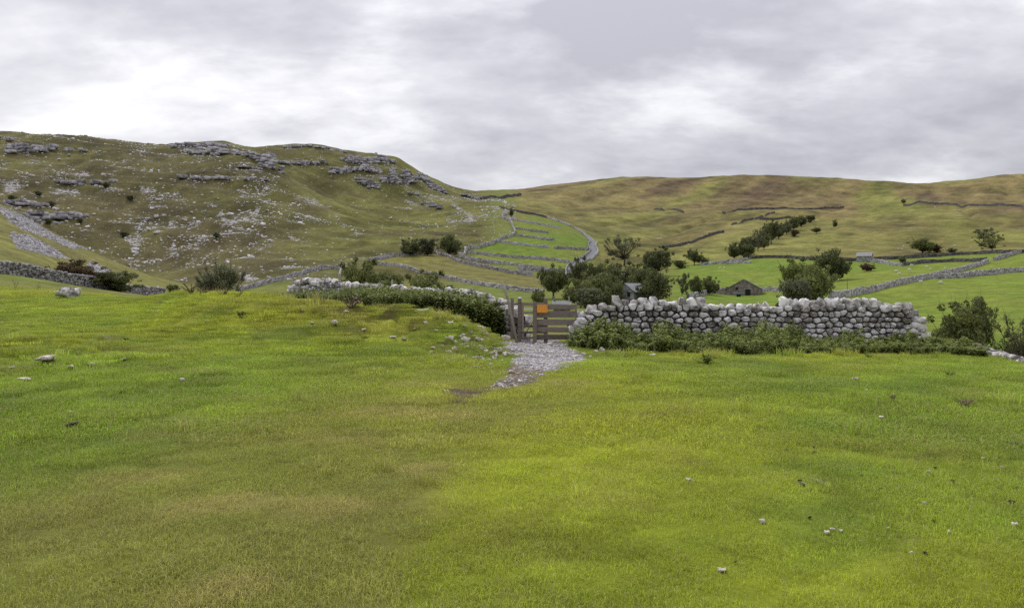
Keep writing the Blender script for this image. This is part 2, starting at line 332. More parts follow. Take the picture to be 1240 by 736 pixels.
    w1 = 8 * fbm(x / 8, y / 8, 4, .6, seed=33)
    for poly, f, a, (d0, d1) in SCREE:
        k = (d > d0) & (d < d1) & (px > min(p[0] for p in poly) - 12) & (px < max(p[0] for p in poly) + 12)
        if k.any():
            st[k] = np.maximum(st[k], (a if d0 < 200 else a * .66) * polymask(px[k] + w1[k], py[k] + .5 * w1[k], poly, f if d0 < 200 else f + 1.5))
    sp = np.clip(fbm(x / 10, y / 14, 5, .65, seed=101) * 4.5 - 1.75 + .6 * fbm(x / 60, y / 60, 2, seed=3) + .85 * lowhill, 0, 1) * hill * (px < 480) * (d > 262) * (d < 560)
    st = np.maximum(st, sp * .52)
    return c, st, bare

def mesh_obj(name, verts, faces, mat, parent=None, smooth=False, link=True):
    me = bpy.data.meshes.new(name)
    verts = np.asarray(verts, dtype=np.float32).reshape(-1, 3)
    if isinstance(faces, np.ndarray):
        k = faces.shape[1]; nf = len(faces)
        me.vertices.add(len(verts)); me.vertices.foreach_set('co', verts.ravel())
        me.loops.add(nf * k); me.loops.foreach_set('vertex_index', faces.astype(np.int32).ravel())
        me.polygons.add(nf); me.polygons.foreach_set('loop_start', np.arange(0, nf * k, k, dtype=np.int32))
        me.update(calc_edges=True)
    else:
        me.from_pydata([tuple(v) for v in verts], [], [tuple(f) for f in faces])
    if smooth: me.polygons.foreach_set('use_smooth', np.ones(len(me.polygons), bool))
    if mat: me.materials.append(mat)
    o = bpy.data.objects.new(name, me)
    if link: COL.objects.link(o)
    if parent: o.parent = parent
    return o
def point_color(me, name, rgb):
    a = me.attributes.new(name, 'FLOAT_COLOR', 'POINT')
    b = np.ones((len(rgb), 4), np.float32); b[:, :3] = rgb; a.data.foreach_set('color', b.ravel())
def point_float(me, name, v):
    a = me.attributes.new(name, 'FLOAT', 'POINT'); a.data.foreach_set('value', np.asarray(v, np.float32))
def tag(o, label=None, cat=None, group=None, kind=None):
    if label: o['label'] = label
    if cat: o['category'] = cat
    if group: o['group'] = group
    if kind: o['kind'] = kind
    return o
def empty(name, loc, rz=0.0):
    o = bpy.data.objects.new(name, None); o.empty_display_size = 0.2; COL.objects.link(o)
    o.location = loc; o.rotation_euler = (0, 0, rz); return o

# ------------------------------------------------------------------ materials
def new_mat(name):
    m = bpy.data.materials.new(name); m.use_nodes = True; nt = m.node_tree; nt.nodes.clear()
    out = nt.nodes.new('ShaderNodeOutputMaterial'); return m, nt, out
def principled(nt, out, col, rough=0.9, spec=0.2, normal=None):
    b = N(nt, 'ShaderNodeBsdfPrincipled'); b.inputs['Roughness'].default_value = rough; b.inputs['Specular IOR Level'].default_value = spec
    if hasattr(col, 'is_output'): nt.links.new(col, b.inputs['Base Color'])
    else: b.inputs['Base Color'].default_value = (*col, 1)
    if normal: nt.links.new(normal, b.inputs['Normal'])
    nt.links.new(b.outputs[0], out.inputs[0]); return b
def scale_col(nt, col, f):
    return N(nt, 'ShaderNodeVectorMath', operation='SCALE', ins={0: col, 'Scale': f}).outputs[0]

def mat_ground():
    m, nt, out = new_mat('ground')
    pos = N(nt, 'ShaderNodeNewGeometry').outputs['Position']
    col = N(nt, 'ShaderNodeAttribute', attribute_name='cover').outputs['Color']
    stone = N(nt, 'ShaderNodeAttribute', attribute_name='stony').outputs['Fac']
    n1 = N(nt, 'ShaderNodeTexNoise', ins={'Vector': pos, 'Scale': 0.22, 'Detail': 12.0, 'Roughness': 0.72}).outputs[0]
    n2 = N(nt, 'ShaderNodeTexNoise', ins={'Vector': pos, 'Scale': 1.1, 'Detail': 10.0, 'Roughness': 0.7}).outputs[0]
    g1 = math_(nt, 'ADD', -0.05, math_(nt, 'MULTIPLY', n1, 2.1)); g2 = math_(nt, 'ADD', 0.30, math_(nt, 'MULTIPLY', n2, 1.4))
    turf = scale_col(nt, scale_col(nt, col, g1), g2)
    # warm dead stems through the sward
    n3 = N(nt, 'ShaderNodeTexNoise', ins={'Vector': pos, 'Scale': 0.5, 'Detail': 11.0, 'Roughness': 0.75}).outputs[0]
    turf = mixc(nt, math_(nt, 'MULTIPLY', math_(nt, 'SUBTRACT', n3, 0.52, clamp=True), 1.6, clamp=True), turf, (.20, .165, .07))
    v = N(nt, 'ShaderNodeTexVoronoi', feature='F1', ins={'Vector': pos, 'Scale': 1.6})
    vf = math_(nt, 'ADD', 0.55, math_(nt, 'MULTIPLY', N(nt, 'ShaderNodeSeparateXYZ', ins={0: v.outputs['Color']}).outputs[0], 0.9))
    rockc = scale_col(nt, mixc(nt, n1, (.30, .28, .285), (.36, .34, .355)), vf)
    stone = math_(nt, 'ADD', math_(nt, 'MULTIPLY', math_(nt, 'SUBTRACT', math_(nt, 'ADD', stone, math_(nt, 'MULTIPLY', math_(nt, 'SUBTRACT', n3, .5), 3.2)), .52), 5.0), .5, clamp=True)
    c = mixc(nt, stone, turf, rockc)
    bump = N(nt, 'ShaderNodeBump', ins={'Strength': 0.7, 'Distance': 0.35, 'Height': math_(nt, 'ADD', n1, math_(nt, 'MULTIPLY', n2, .5))}).outputs[0]
    principled(nt, out, c, 1.0, 0.1, bump); return m
def mat_rock(name, c0, c1, c2, scale=1.5, bump=0.6, lichen=None):
    m, nt, out = new_mat(name)
    tc = N(nt, 'ShaderNodeNewGeometry').outputs['Position']
    rnd = N(nt, 'ShaderNodeObjectInfo').outputs['Random']
    shade = N(nt, 'ShaderNodeAttribute', attribute_name='tone').outputs['Fac']
    n1 = N(nt, 'ShaderNodeTexNoise', ins={'Vector': tc, 'Scale': scale, 'Detail': 8.0, 'Roughness': 0.62}).outputs[0]
    n2 = N(nt, 'ShaderNodeTexNoise', ins={'Vector': tc, 'Scale': scale * 5, 'Detail': 7.0, 'Roughness': 0.7}).outputs[0]
    f = math_(nt, 'ADD', math_(nt, 'MULTIPLY', n1, 0.76), math_(nt, 'MULTIPLY', n2, 0.24))
    f = math_(nt, 'ADD', f, math_(nt, 'MULTIPLY', math_(nt, 'SUBTRACT', rnd, 0.5), 0.07))
    f = math_(nt, 'ADD', f, math_(nt, 'MULTIPLY', shade, 0.19))
    c = ramp(nt, f, [(0.36, c0), (0.47, c1), (0.59, c2)])
    if lichen:
        n4 = N(nt, 'ShaderNodeTexNoise', ins={'Vector': tc, 'Scale': scale * 2.2, 'Detail': 4.0}).outputs[0]
        c = mixc(nt, math_(nt, 'MULTIPLY', math_(nt, 'SUBTRACT', n4, 0.60, clamp=True), 7.0, clamp=True), c, lichen)
    b = N(nt, 'ShaderNodeBump', ins={'Strength': bump, 'Distance': 0.25 / scale, 'Height': f}).outputs[0]
    principled(nt, out, c, 0.95, 0.2, b); return m
def mat_leaf(name, c0, c1, trans=0.35):
    m, nt, out = new_mat(name)
    sh = N(nt, 'ShaderNodeAttribute', attribute_name='tone').outputs['Fac']
    c = mixc(nt, sh, c0, c1)
    rnd = N(nt, 'ShaderNodeObjectInfo').outputs['Random']
    c = scale_col(nt, c, math_(nt, 'ADD', 0.82, math_(nt, 'MULTIPLY', rnd, 0.36)))
    b = N(nt, 'ShaderNodeBsdfPrincipled', ins={'Base Color': c, 'Roughness': 0.65, 'Specular IOR Level': 0.25})
    t = N(nt, 'ShaderNodeBsdfTranslucent', ins={'Color': c})
    mx = N(nt, 'ShaderNodeMixShader', ins={0: trans, 1: b.outputs[0], 2: t.outputs[0]})
    nt.links.new(mx.outputs[0], out.inputs[0]); return m
def mat_grass():
    m, nt, out = new_mat('grass_blades')
    base = N(nt, 'ShaderNodeAttribute', attribute_name='cover', attribute_type='INSTANCER').outputs['Color']
    sh = N(nt, 'ShaderNodeAttribute', attribute_name='tone').outputs['Fac']
    dry = N(nt, 'ShaderNodeAttribute', attribute_name='dry').outputs['Fac']
    c = scale_col(nt, base, math_(nt, 'ADD', 0.62, math_(nt, 'MULTIPLY', sh, 0.9)))
    c = mixc(nt, dry, c, (.46, .39, .20))
    b = N(nt, 'ShaderNodeBsdfPrincipled', ins={'Base Color': c, 'Roughness': 0.7, 'Specular IOR Level': 0.2})
    t = N(nt, 'ShaderNodeBsdfTranslucent', ins={'Color': c})
    mx = N(nt, 'ShaderNodeMixShader', ins={0: 0.4, 1: b.outputs[0], 2: t.outputs[0]})
    nt.links.new(mx.outputs[0], out.inputs[0]); return m
def mat_wood(name, c0, c1, scale=6.0, stretch=(1, 1, 12)):
    m, nt, out = new_mat(name)
    tc = N(nt, 'ShaderNodeTexCoord').outputs['Object']
    mp = N(nt, 'ShaderNodeMapping', ins={'Vector': tc, 'Scale': stretch}).outputs[0]
    n1 = N(nt, 'ShaderNodeTexNoise', ins={'Vector': mp, 'Scale': scale, 'Detail': 8.0, 'Roughness': 0.65}).outputs[0]
    rnd = N(nt, 'ShaderNodeObjectInfo').outputs['Random']
    f = math_(nt, 'ADD', n1, math_(nt, 'MULTIPLY', math_(nt, 'SUBTRACT', rnd, .5), .2))
    c = ramp(nt, f, [(0.32, c0), (0.68, c1)])
    b = N(nt, 'ShaderNodeBump', ins={'Strength': 0.5, 'Distance': 0.01, 'Height': n1}).outputs[0]
    principled(nt, out, c, 0.85, 0.2, b); return m
def mat_noise(name, c0, c1, scale, rough=0.85, bump=0.3, dist=0.02):
    m, nt, out = new_mat(name)
    tc = N(nt, 'ShaderNodeTexCoord').outputs['Object']
    n1 = N(nt, 'ShaderNodeTexNoise', ins={'Vector': tc, 'Scale': scale, 'Detail': 8.0, 'Roughness': 0.65}).outputs[0]
    c = ramp(nt, n1, [(0.35, c0), (0.65, c1)])
    b = N(nt, 'ShaderNodeBump', ins={'Strength': bump, 'Distance': dist, 'Height': n1}).outputs[0]
    principled(nt, out, c, rough, 0.25, b); return m

M = dict(
    ground=mat_ground(), grass=mat_grass(),
    stone=mat_rock('wall_limestone', (.11, .10, .095), (.33, .305, .295), (.70, .68, .68), 5.0, 0.35, (.24, .17, .045)),
    cope=mat_rock('cope_limestone', (.13, .12, .115), (.40, .375, .365), (.78, .77, .77), 4.5, 0.35, (.30, .24, .10)),
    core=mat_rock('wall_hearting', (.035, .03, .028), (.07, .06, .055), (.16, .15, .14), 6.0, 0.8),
    farwall=mat_rock('far_wall_stone', (.085, .08, .08), (.25, .235, .24), (.46, .445, .45), 2.4, 0.9),
    darkwall=mat_rock('dark_wall_stone', (.045, .04, .042), (.085, .075, .075), (.15, .14, .135), 0.8, 0.6),
    scar=mat_rock('scar_limestone', (.15, .14, .145), (.31, .295, .31), (.50, .485, .50), 0.45, 0.9),
    pale=mat_rock('pale_limestone', (.30, .285, .28), (.50, .48, .48), (.72, .70, .69), 1.0, 0.5),
    rubble=mat_rock('rubble_stone', (.20, .165, .145), (.37, .32, .285), (.58, .53, .49), 7.0, 0.5),
    gravel=mat_rock('path_gravel', (.23, .21, .205), (.37, .35, .345), (.53, .51, .51), 9.0, 0.4),
    leaf=mat_leaf('leaf_green', (0.085, 0.108, 0.03), (0.215, 0.235, 0.075)),
    leaf_dark=mat_leaf('leaf_dark', (0.065, 0.082, 0.03), (0.175, 0.19, 0.07)),
    leaf_grey=mat_leaf('leaf_greyish', (0.1, 0.112, 0.058), (0.2, 0.208, 0.115)),
    leaf_russet=mat_leaf('leaf_russet', (0.07, 0.048, 0.024), (0.17, 0.115, 0.05)),
    leaf_copper=mat_leaf('leaf_copper', (0.05, 0.022, 0.022), (0.12, 0.06, 0.05)),
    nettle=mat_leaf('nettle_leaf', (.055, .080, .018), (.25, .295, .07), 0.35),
    weed=mat_leaf('dry_weed', (.14, .10, .065), (.30, .22, .15), 0.2),
    bark=mat_noise('bark', (.05, .04, .032), (.13, .11, .09), 5, 0.9, 0.6, .03),
    wood=mat_wood('weathered_wood', (.085, .065, .052), (.26, .22, .19)),
    wood_pale=mat_wood('silvered_wood', (.17, .14, .115), (.36, .31, .27)),
)

# ------------------------------------------------------------------ the ground, one sheet to the horizon
def build_ground():
    pxs = np.concatenate([np.linspace(-900, -160, 34, endpoint=False), np.arange(-160, 1402, 3.0), np.linspace(1420, 2200, 36)])
    ds = np.exp(np.arange(math.log(2.4), math.log(1450), 0.0086)); ds = np.concatenate([ds, [1550, 1700, 2000, 2600, 3600, 6000]])
    PX, D = np.meshgrid(pxs, ds); X = (PX - CX) / F * D; Y = D.copy()
    Z = HT(X.ravel(), Y.ravel()).reshape(X.shape)
    # land beside and behind the viewer
    nb = 6; u = (pxs - CX) / F
    bx = np.array([s * u for s in (300., 60., 14., 5., 3.4, 2.8)]); by = np.array([[v] * len(u) for v in (-300., -50., -8., -1., 1.2, 2.0)])
    zb = np.tile(Z[0], (nb, 1)) + 0.02 * fbm(bx / 2, by / 2, 2) + np.array([[-2], [-.5], [0], [0], [0], [0]])
    X = np.vstack([bx, X]); Y = np.vstack([by, Y]); Z = np.vstack([zb, Z])
    # side aprons
    for s, k in ((0, 0), (1, -1)):
        dirx = -1 if s == 0 else 1
        ax = X[:, [k]] + dirx * (200 + 1.5 * np.abs(Y[:, [k]])); ay = Y[:, [k]]; az = Z[:, [k]]
        X, Y, Z = ([np.hstack([a, b]) for a, b in ((ax, X), (ay, Y), (az, Z))] if s == 0 else [np.hstack([b, a]) for a, b in ((ax, X), (ay, Y), (az, Z))])
    r, c = X.shape
    i = np.arange(r * c).reshape(r, c)
    faces = np.stack([i[:-1, :-1], i[:-1, 1:], i[1:, 1:], i[1:, :-1]], -1).reshape(-1, 4)
    V = np.stack([X, Y, Z], -1).reshape(-1, 3)
    o = mesh_obj('ground', V, faces, M['ground'], smooth=True)
    cov, st, bare = [], [], []
    for a in range(0, len(V), 80000):
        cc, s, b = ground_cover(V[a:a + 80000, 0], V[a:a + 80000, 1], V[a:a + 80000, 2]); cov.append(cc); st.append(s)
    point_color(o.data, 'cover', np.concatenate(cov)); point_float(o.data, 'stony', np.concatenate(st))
    tag(o, 'green grassy pasture rising to a limestone hill and brown moorland', 'ground', kind='structure')
    return o
build_ground()

# ------------------------------------------------------------------ shape makers
def rock_mesh(seed, n=2, roundness=0.62, rough=0.22, flat=1.0):
    r = np.random.default_rng(seed); vs, fs, idx = [], [], {}
    def vid(p):
        k = tuple(np.round(p, 4))
        if k not in idx: idx[k] = len(vs); vs.append(p)
        return idx[k]
    for ax in range(3):
        for s in (-1, 1):
            for i in range(n):
                for j in range(n):
                    q = []
                    for (a, b) in ((0, 0), (1, 0), (1, 1), (0, 1)):
                        p = [0, 0, 0]; p[ax] = s; p[(ax + 1) % 3] = -1 + 2 * (i + a) / n; p[(ax + 2) % 3] = -1 + 2 * (j + b) / n
                        q.append(vid(np.array(p, float)))
                    fs.append(q if s > 0 else q[::-1])
    V = np.array(vs); sph = V / np.linalg.norm(V, axis=1, keepdims=True)
    V = V * 0.78 * (1 - roundness) + sph * roundness
    off = r.random(3) * 50
    V = V * (1 + rough * np.array([mnoise.noise(Vector(p * 1.3 + off)) + .5 * mnoise.noise(Vector(p * 2.9 + off)) for p in sph]))[:, None]
    V[:, 2] *= flat
    return V * 0.5 / np.abs(V).max(0), np.array(fs)          # unit box
ROCKS = [rock_mesh(s, 2) for s in range(14)]
ANG = [rock_mesh(100 + s, 2, .25, .45) for s in range(12)]
BLOCK = [rock_mesh(140 + s, 2, .07, .38) for s in range(14)]
def tile(name, protos, T, mat, tones=None, parent=None, smooth=True, pick=None, tint=None):
    """T: list of (loc, 3x3 matrix); every copy joined into one mesh"""
    vs, fs, tn, off = [], [], [], 0
    r = np.random.default_rng(len(T))
    for k, (loc, mt) in enumerate(T):
        v, f = protos[pick[k] if pick is not None else r.integers(len(protos))][:2]
        vs.append(v @ np.asarray(mt).T + np.asarray(loc)); fs.append(f + off); off += len(v)
        tn.append(np.full(len(v), r.uniform(-.5, .5) if tones is None else tones[k]))
    o = mesh_obj(name, np.concatenate(vs), np.concatenate(fs), mat, parent, smooth)
    point_float(o.data, 'tone', np.concatenate(tn)); return o
def rot(rx, ry, rz):
    return np.array(Matrix.Rotation(rz, 3, 'Z') @ Matrix.Rotation(ry, 3, 'Y') @ Matrix.Rotation(rx, 3, 'X'))
def srot(s, r, tilt=0.3):
    return rot(r.uniform(-tilt, tilt), r.uniform(-tilt, tilt), r.uniform(0, 6.28)) @ np.diag(s)
def tube(points, radii, k=6):
    vs, fs = [], []
    P = [Vector(p) for p in points]
    for i, p in enumerate(P):
        t = (P[min(i + 1, len(P) - 1)] - P[max(i - 1, 0)]).normalized()
        a = t.orthogonal().normalized() if abs(t.z) > .95 else t.cross(Vector((0, 0, 1))).normalized(); b = t.cross(a)
        for j in range(k):
            q = 6.28318 * j / k; vs.append(p + (a * math.cos(q) + b * math.sin(q)) * radii[i])
    for i in range(len(P) - 1):
        for j in range(k):
            fs.append((i * k + j, i * k + (j + 1) % k, (i + 1) * k + (j + 1) % k, (i + 1) * k + j))
    fs.append(tuple(range(k))[::-1]); fs.append(tuple((len(P) - 1) * k + j for j in range(k)))
    return [tuple(v) for v in vs], fs
def join(parts):
    vs, fs = [], []
    for v, f in parts:
        o = len(vs); vs += [tuple(p) for p in v]; fs += [tuple(i + o for i in q) for q in f]
    return vs, fs
def box(sx, sy, sz, c=(0, 0, 0), bev=0.0, jit=0.0, seed=0):
    bm = bmesh.new(); bmesh.ops.create_cube(bm, size=1.0)
    for v in bm.verts: v.co = Vector((v.co.x * sx, v.co.y * sy, v.co.z * sz))
    if bev: bmesh.ops.bevel(bm, geom=bm.edges[:], offset=bev, segments=1, affect='EDGES')
    r = random.Random(seed)
    for v in bm.verts: v.co += Vector([r.uniform(-jit, jit) for _ in range(3)]) + Vector(c)
    bm.verts.index_update()
    out = ([tuple(v.co) for v in bm.verts], [tuple(v.index for v in f.verts) for f in bm.faces]); bm.free(); return out

# ------------------------------------------------------------------ dry stone walls of the near field, stone by stone
def clip_poly(poly, nx, ny, c):
    out = []
    for i in range(len(poly)):
        a, b = poly[i], poly[(i + 1) % len(poly)]
        da = nx * a[0] + ny * a[1] - c; db = nx * b[0] + ny * b[1] - c
        if da <= 0: out.append(a)
        if da * db < 0:
            t = da / (da - db); out.append((a[0] + t * (b[0] - a[0]), a[1] + t * (b[1] - a[1])))
    return out
def packed_cells(length, h0, top, w, h, seed, limit=None):
    """irregular stone outlines packed on a wall face between height h0 and the profile top(s)"""
    r = np.random.default_rng(seed); an = w / h; pts = []
    y = h0 + h * .5; row = 0
    while y < 2.2:
        x = (row % 2) * w * .5 + r.uniform(0, w * .4)
        while x < length:
            ww = w * r.choice([.55, .8, 1.0, 1.2, 1.5]) * r.uniform(.9, 1.1)
            px = x + ww * .5; py = y + r.normal(0, h * .20)
            if py < top(px) - h * .30: pts.append((px / an, py))
            x += ww
        y += h * r.uniform(.86, 1.05); row += 1
    pts = np.array(pts); pts[:, 0] += r.normal(0, h * .06, len(pts))
    cells = []
    for i, p in enumerate(pts):
        poly = [(p[0] - h * 1.1, p[1] - h * .8), (p[0] + h * 1.1, p[1] - h * .8), (p[0] + h * 1.1, p[1] + h * .8), (p[0] - h * 1.1, p[1] + h * .8)]
        dd = ((pts - p) ** 2).sum(1)
        for j in np.argsort(dd)[1:18]:
            q = pts[j]; nx, ny = q - p; m = (q + p) / 2
            poly = clip_poly(poly, nx, ny, nx * m[0] + ny * m[1])
            if len(poly) < 3: break
        if len(poly) >= 3: cells.append([(a * an, b) for a, b in poly])
    return cells
def cell_stone(poly, r, depth=0.22, gap=0.017, bulge=0.045, n=10):
    """a rounded stone filling one outline: x along the wall, z up, face towards -y"""
    P = np.array(poly); c = P.mean(0)
    # resample outline by angle and round it off
    ang = np.linspace(0, 2 * math.pi, n, endpoint=False) + r.uniform(0, .6); out = []
    for a in ang:
        dx, dy = math.cos(a), math.sin(a); best = 1e9
        for i in range(len(P)):
            (x0, y0), (x1, y1) = P[i] - c, P[(i + 1) % len(P)] - c
            den = dx * (y1 - y0) - dy * (x1 - x0)
            if abs(den) < 1e-9: continue
            t = (x0 * (y1 - y0) - y0 * (x1 - x0)) / den; u = (x0 * dy - y0 * dx) / den
            if t > 0 and -1e-6 <= u <= 1 + 1e-6: best = min(best, t)
        out.append(best if best < 1e8 else .05)
    R = np.array(out); Rs = (np.roll(R, 1) + 2 * R + np.roll(R, -1)) / 4
    R = np.maximum(.80 * R + .20 * Rs - gap, .025) * r.uniform(.92, 1.03)
    mx = R.mean(); bl = bulge * r.uniform(.6, 1.35) * min(1.6, mx / .1); dy0 = r.uniform(-.035, .03)
    tiltx, tiltz = r.uniform(-.30, .30), r.uniform(-.40, .10)
    vs = []
    for f, yy in ((.93, depth), (1.0, .03), (.90, -bl * .55), (.55, -bl)):
        for a, q in zip(ang, R):
            x, z = math.cos(a) * q * f, math.sin(a) * q * f
            vs.append((x + r.normal(0, .004), yy + dy0 + (x * tiltx + z * tiltz) * (yy < depth) + r.normal(0, .007), z + r.normal(0, .004)))
    fs = []
    for k in range(3):
        for j in range(n):
            fs.append((k * n + j, k * n + (j + 1) % n, (k + 1) * n + (j + 1) % n, (k + 1) * n + j))
    fs.append(tuple(range(3 * n, 4 * n)))
    return c, vs, fs

def stone_wall(name, label, A_, B_, thick, top, cope, seed, w, h, h0=0.0, end_stones=(), far_end=False):
    """A_, B_ ground points of the front face; top(s) height of the coursed face; cope: list of (s, width, height, lean)"""
    r = np.random.default_rng(seed)
    A3, B3 = Vector(A_), Vector(B_); dv = (B3 - A3); length = dv.length; ang = math.atan2(dv.y, dv.x)
    root = empty(name, (A3.x, A3.y, A3.z), ang); tag(root, label, 'wall', 'dry stone walls by the gate')
    slope = dv.z / Vector((dv.x, dv.y)).length; length = Vector((dv.x, dv.y)).length
    def lift(s): return slope * s
    batter = lambda z: 0.10 * z
    cells = packed_cells(length, h0, top, w, h, seed)
    cells.sort(key=lambda c: -sum(p[1] for p in c) / len(c))
    for k, poly in enumerate(cells):
        c, vs, fs = cell_stone(poly, r)
        if k < 295:
            o = mesh_obj('stone', vs, fs, M['stone'], root, False)
            o.location = (c[0], batter(c[1]), c[1] + lift(c[0])); o.data['t'] = 0
            point_float(o.data, 'tone', np.full(len(vs), r.uniform(-.5, .6)))
    rest = [cell_stone(p, r) for p in cells[295:]]
    # hearting behind the face stones, and the far face
    ns = max(8, int(length / .35)); ss = np.linspace(0.06, length - .06, ns)
    cv, cf = [], []
    for s in ss:
        t = max(top(s) - .10, .05)
        for (yy, zz) in ((.14, -.25), (.14 + batter(t), t), (thick - batter(t) - .1, t), (thick - .06, -.25)): cv.append((s, yy, zz + lift(s)))
    for i in range(ns - 1):
        for j in range(3): cf.append((4 * i + j, 4 * i + j + 1, 4 * i + 4 + j + 1, 4 * i + 4 + j))
    cf += [(0, 1, 2, 3), tuple(4 * (ns - 1) + j for j in (3, 2, 1, 0))]
    mesh_obj('hearting', cv, cf, M['core'], root)
    vs, fs = [], []
    for c, v, f in rest:
        o0 = len(vs); vs += [(a + c[0], b + batter(c[1]), q + c[1] + lift(c[0])) for a, b, q in v]; fs += [tuple(i + o0 for i in t) for t in f]
    for poly in packed_cells(length, 0, top, w * 1.3, h * 1.2, seed + 5):
        c, v, f = cell_stone(poly, r, n=7)
        o0 = len(vs); vs += [(a + c[0], thick - batter(c[1]) - b, q + c[1] + lift(c[0])) for a, b, q in v]; fs += [tuple(i + o0 for i in t[::-1]) for t in f]
    b = mesh_obj('rear_face_stones', vs, fs, M['stone'], root, True); b['kind'] = 'stuff'
    for k, (s, cw, ch, lean) in enumerate(cope):
        v, f = rock_mesh(seed * 31 + k, 3, r.uniform(.45, .75), .45)
        v[:, 0] *= 1.06 - r.uniform(.10, .50) * (v[:, 2] + .5); v[:, 1] *= 1.05 - .35 * (v[:, 2] + .5); v[:, 0] += r.uniform(-.25, .25) * v[:, 2]
        o = mesh_obj('cope_stone', v, f, M['cope'], root, True)
        t = top(s); mid = (batter(t) + thick - batter(t)) / 2
        o.scale = (cw, min(thick * .82, .46) * r.uniform(.85, 1.05), ch)
        o.rotation_euler = (r.uniform(-.12, .12), lean, r.uniform(-.3, .3))
        o.location = (s, mid - .05, t + lift(s) + ch * .5 - .11)
        point_float(o.data, 'tone', np.full(len(v), r.uniform(-.6, .35)))
    for k, (s, z, cw, ch, cd, yy) in enumerate(end_stones):
        v, f = rock_mesh(seed * 77 + k, 2, .45, .3)
        o = mesh_obj('quoin_stone', v, f, M['stone'], root, True); o.scale = (cw, cd, ch); o.location = (s, yy, z + lift(s))
        o.rotation_euler = (0, r.uniform(-.12, .12), r.uniform(-.2, .2)); point_float(o.data, 'tone', np.full(len(v), r.uniform(-.2, .5)))
    return root

def near_walls():
    r = np.random.default_rng(5)
    # right of the gate
    a = P3(694, 22.3); b = P3(1122, 22.6); Lr = (Vector((b.x, b.y)) - Vector((a.x, a.y))).length
    pxs = [694, 702, 722, 740, 748, 800, 855, 870, 930, 938, 1000, 1060, 1080, 1108, 1116, 1122]
    rows = [398, 384, 377, 371, 368.5, 370.5, 371.5, 372.5, 373.5, 371.5, 370.5, 370, 371, 373, 386, 405]
    def top(s):
        px = 694 + s / Lr * 428; d = 22.4; row = np.interp(px, pxs, rows); base = a.z + (b.z - a.z) * s / Lr
        return float(ZC + (HY - row) / F * d - base)
    def S(px): return (px - 694) / 428 * Lr
    cope = []
    px = 741.0
    while px < 1066:
        tall = 1.0 + (.15 if 936 < px < 1062 or px < 850 else -.12)
        wd = r.uniform(8.5, 14.5)
        if not 927 < px < 935: cope.append((S(px + wd / 2), wd / 39.5 * 1.05, r.uniform(.24, .37) * tall, r.normal(0, .17)))
        px += wd * .95
    for px, wd, ch in ((704, 15, .30), (718, 16, .36), (731, 14, .30)): cope.append((S(px), wd / 39, ch, .1))
    for px, wd, ch in ((1066, 14, .26), (1078, 16, .22), (1089, 12, .14), (1099, 27, .27), (1052, 10, .16)): cope.append((S(px), wd / 39.5, ch, .02))
    es = []
    for k, z in enumerate((.10, .33, .52, .72, .90)):
        pxe = np.interp(zrow(z + b.z, 22.4), [373, 386, 398, 412], [1109, 1116, 1118, 1121])
        for yy in (.16, .48): es.append((S(pxe) - (.10 if k else .16), z, r.uniform(.34, .5) if k else .62, r.uniform(.19, .25), .34, yy))
    for k, z in enumerate((.12, .34, .56)):
        for yy in (.18, .48): es.append((.06 + .04 * k, z, .36, .26, .34, yy))
    stone_wall('dry_stone_wall', 'pale limestone dry stone wall with upright cope stones, ending on its own in the pasture beside nettles', a, b, .68, top, cope, 3, .240, .168, -.05, es)
    # left of the gate
    a = P3(348, 36.2); b = P3(613, 23.6); Ll = (Vector((b.x, b.y)) - Vector((a.x, a.y))).length
    def pxof(s):
        p = Vector((a.x, a.y)).lerp(Vector((b.x, b.y)), s / Ll); return CX + F * p.x / p.y, p.y
    def top2(s):
        px, d = pxof(s); row = np.interp(px, [348, 352, 360, 370, 395, 410, 460, 500, 560, 585, 590, 600, 613], [352, 344, 341, 341.5, 342, 346, 350, 352.5, 357, 361, 366, 369, 372])
        base = a.z + (b.z - a.z) * s / Ll
        return float(ZC + (HY - row) / F * d - base)
    cope = []; s = .5
    while s < Ll - 1.3:
        wd = r.uniform(.19, .36); cope.append((s + wd / 2, wd * 1.08, r.uniform(.22, .36), r.normal(0, .2))); s += wd * .95
    es = []
    for k, z in enumerate((.15, .38, .6, .82, 1.0)):
        for yy in (.16, .46): es.append((Ll - .14, z, .46, .24, .36, yy)); es.append((.14, z, .42, .24, .36, yy))
    es += [(Ll - .3, 1.16, .5, .2, .5, .3), (Ll - .75, 1.2, .4, .2, .4, .3)]
    stone_wall('dry_stone_wall', 'long dry stone wall with white rounded cope stones, half hidden by tall nettles behind the mound', a, b, .62, top2, cope, 8, .32, .215, .55, es)
near_walls()

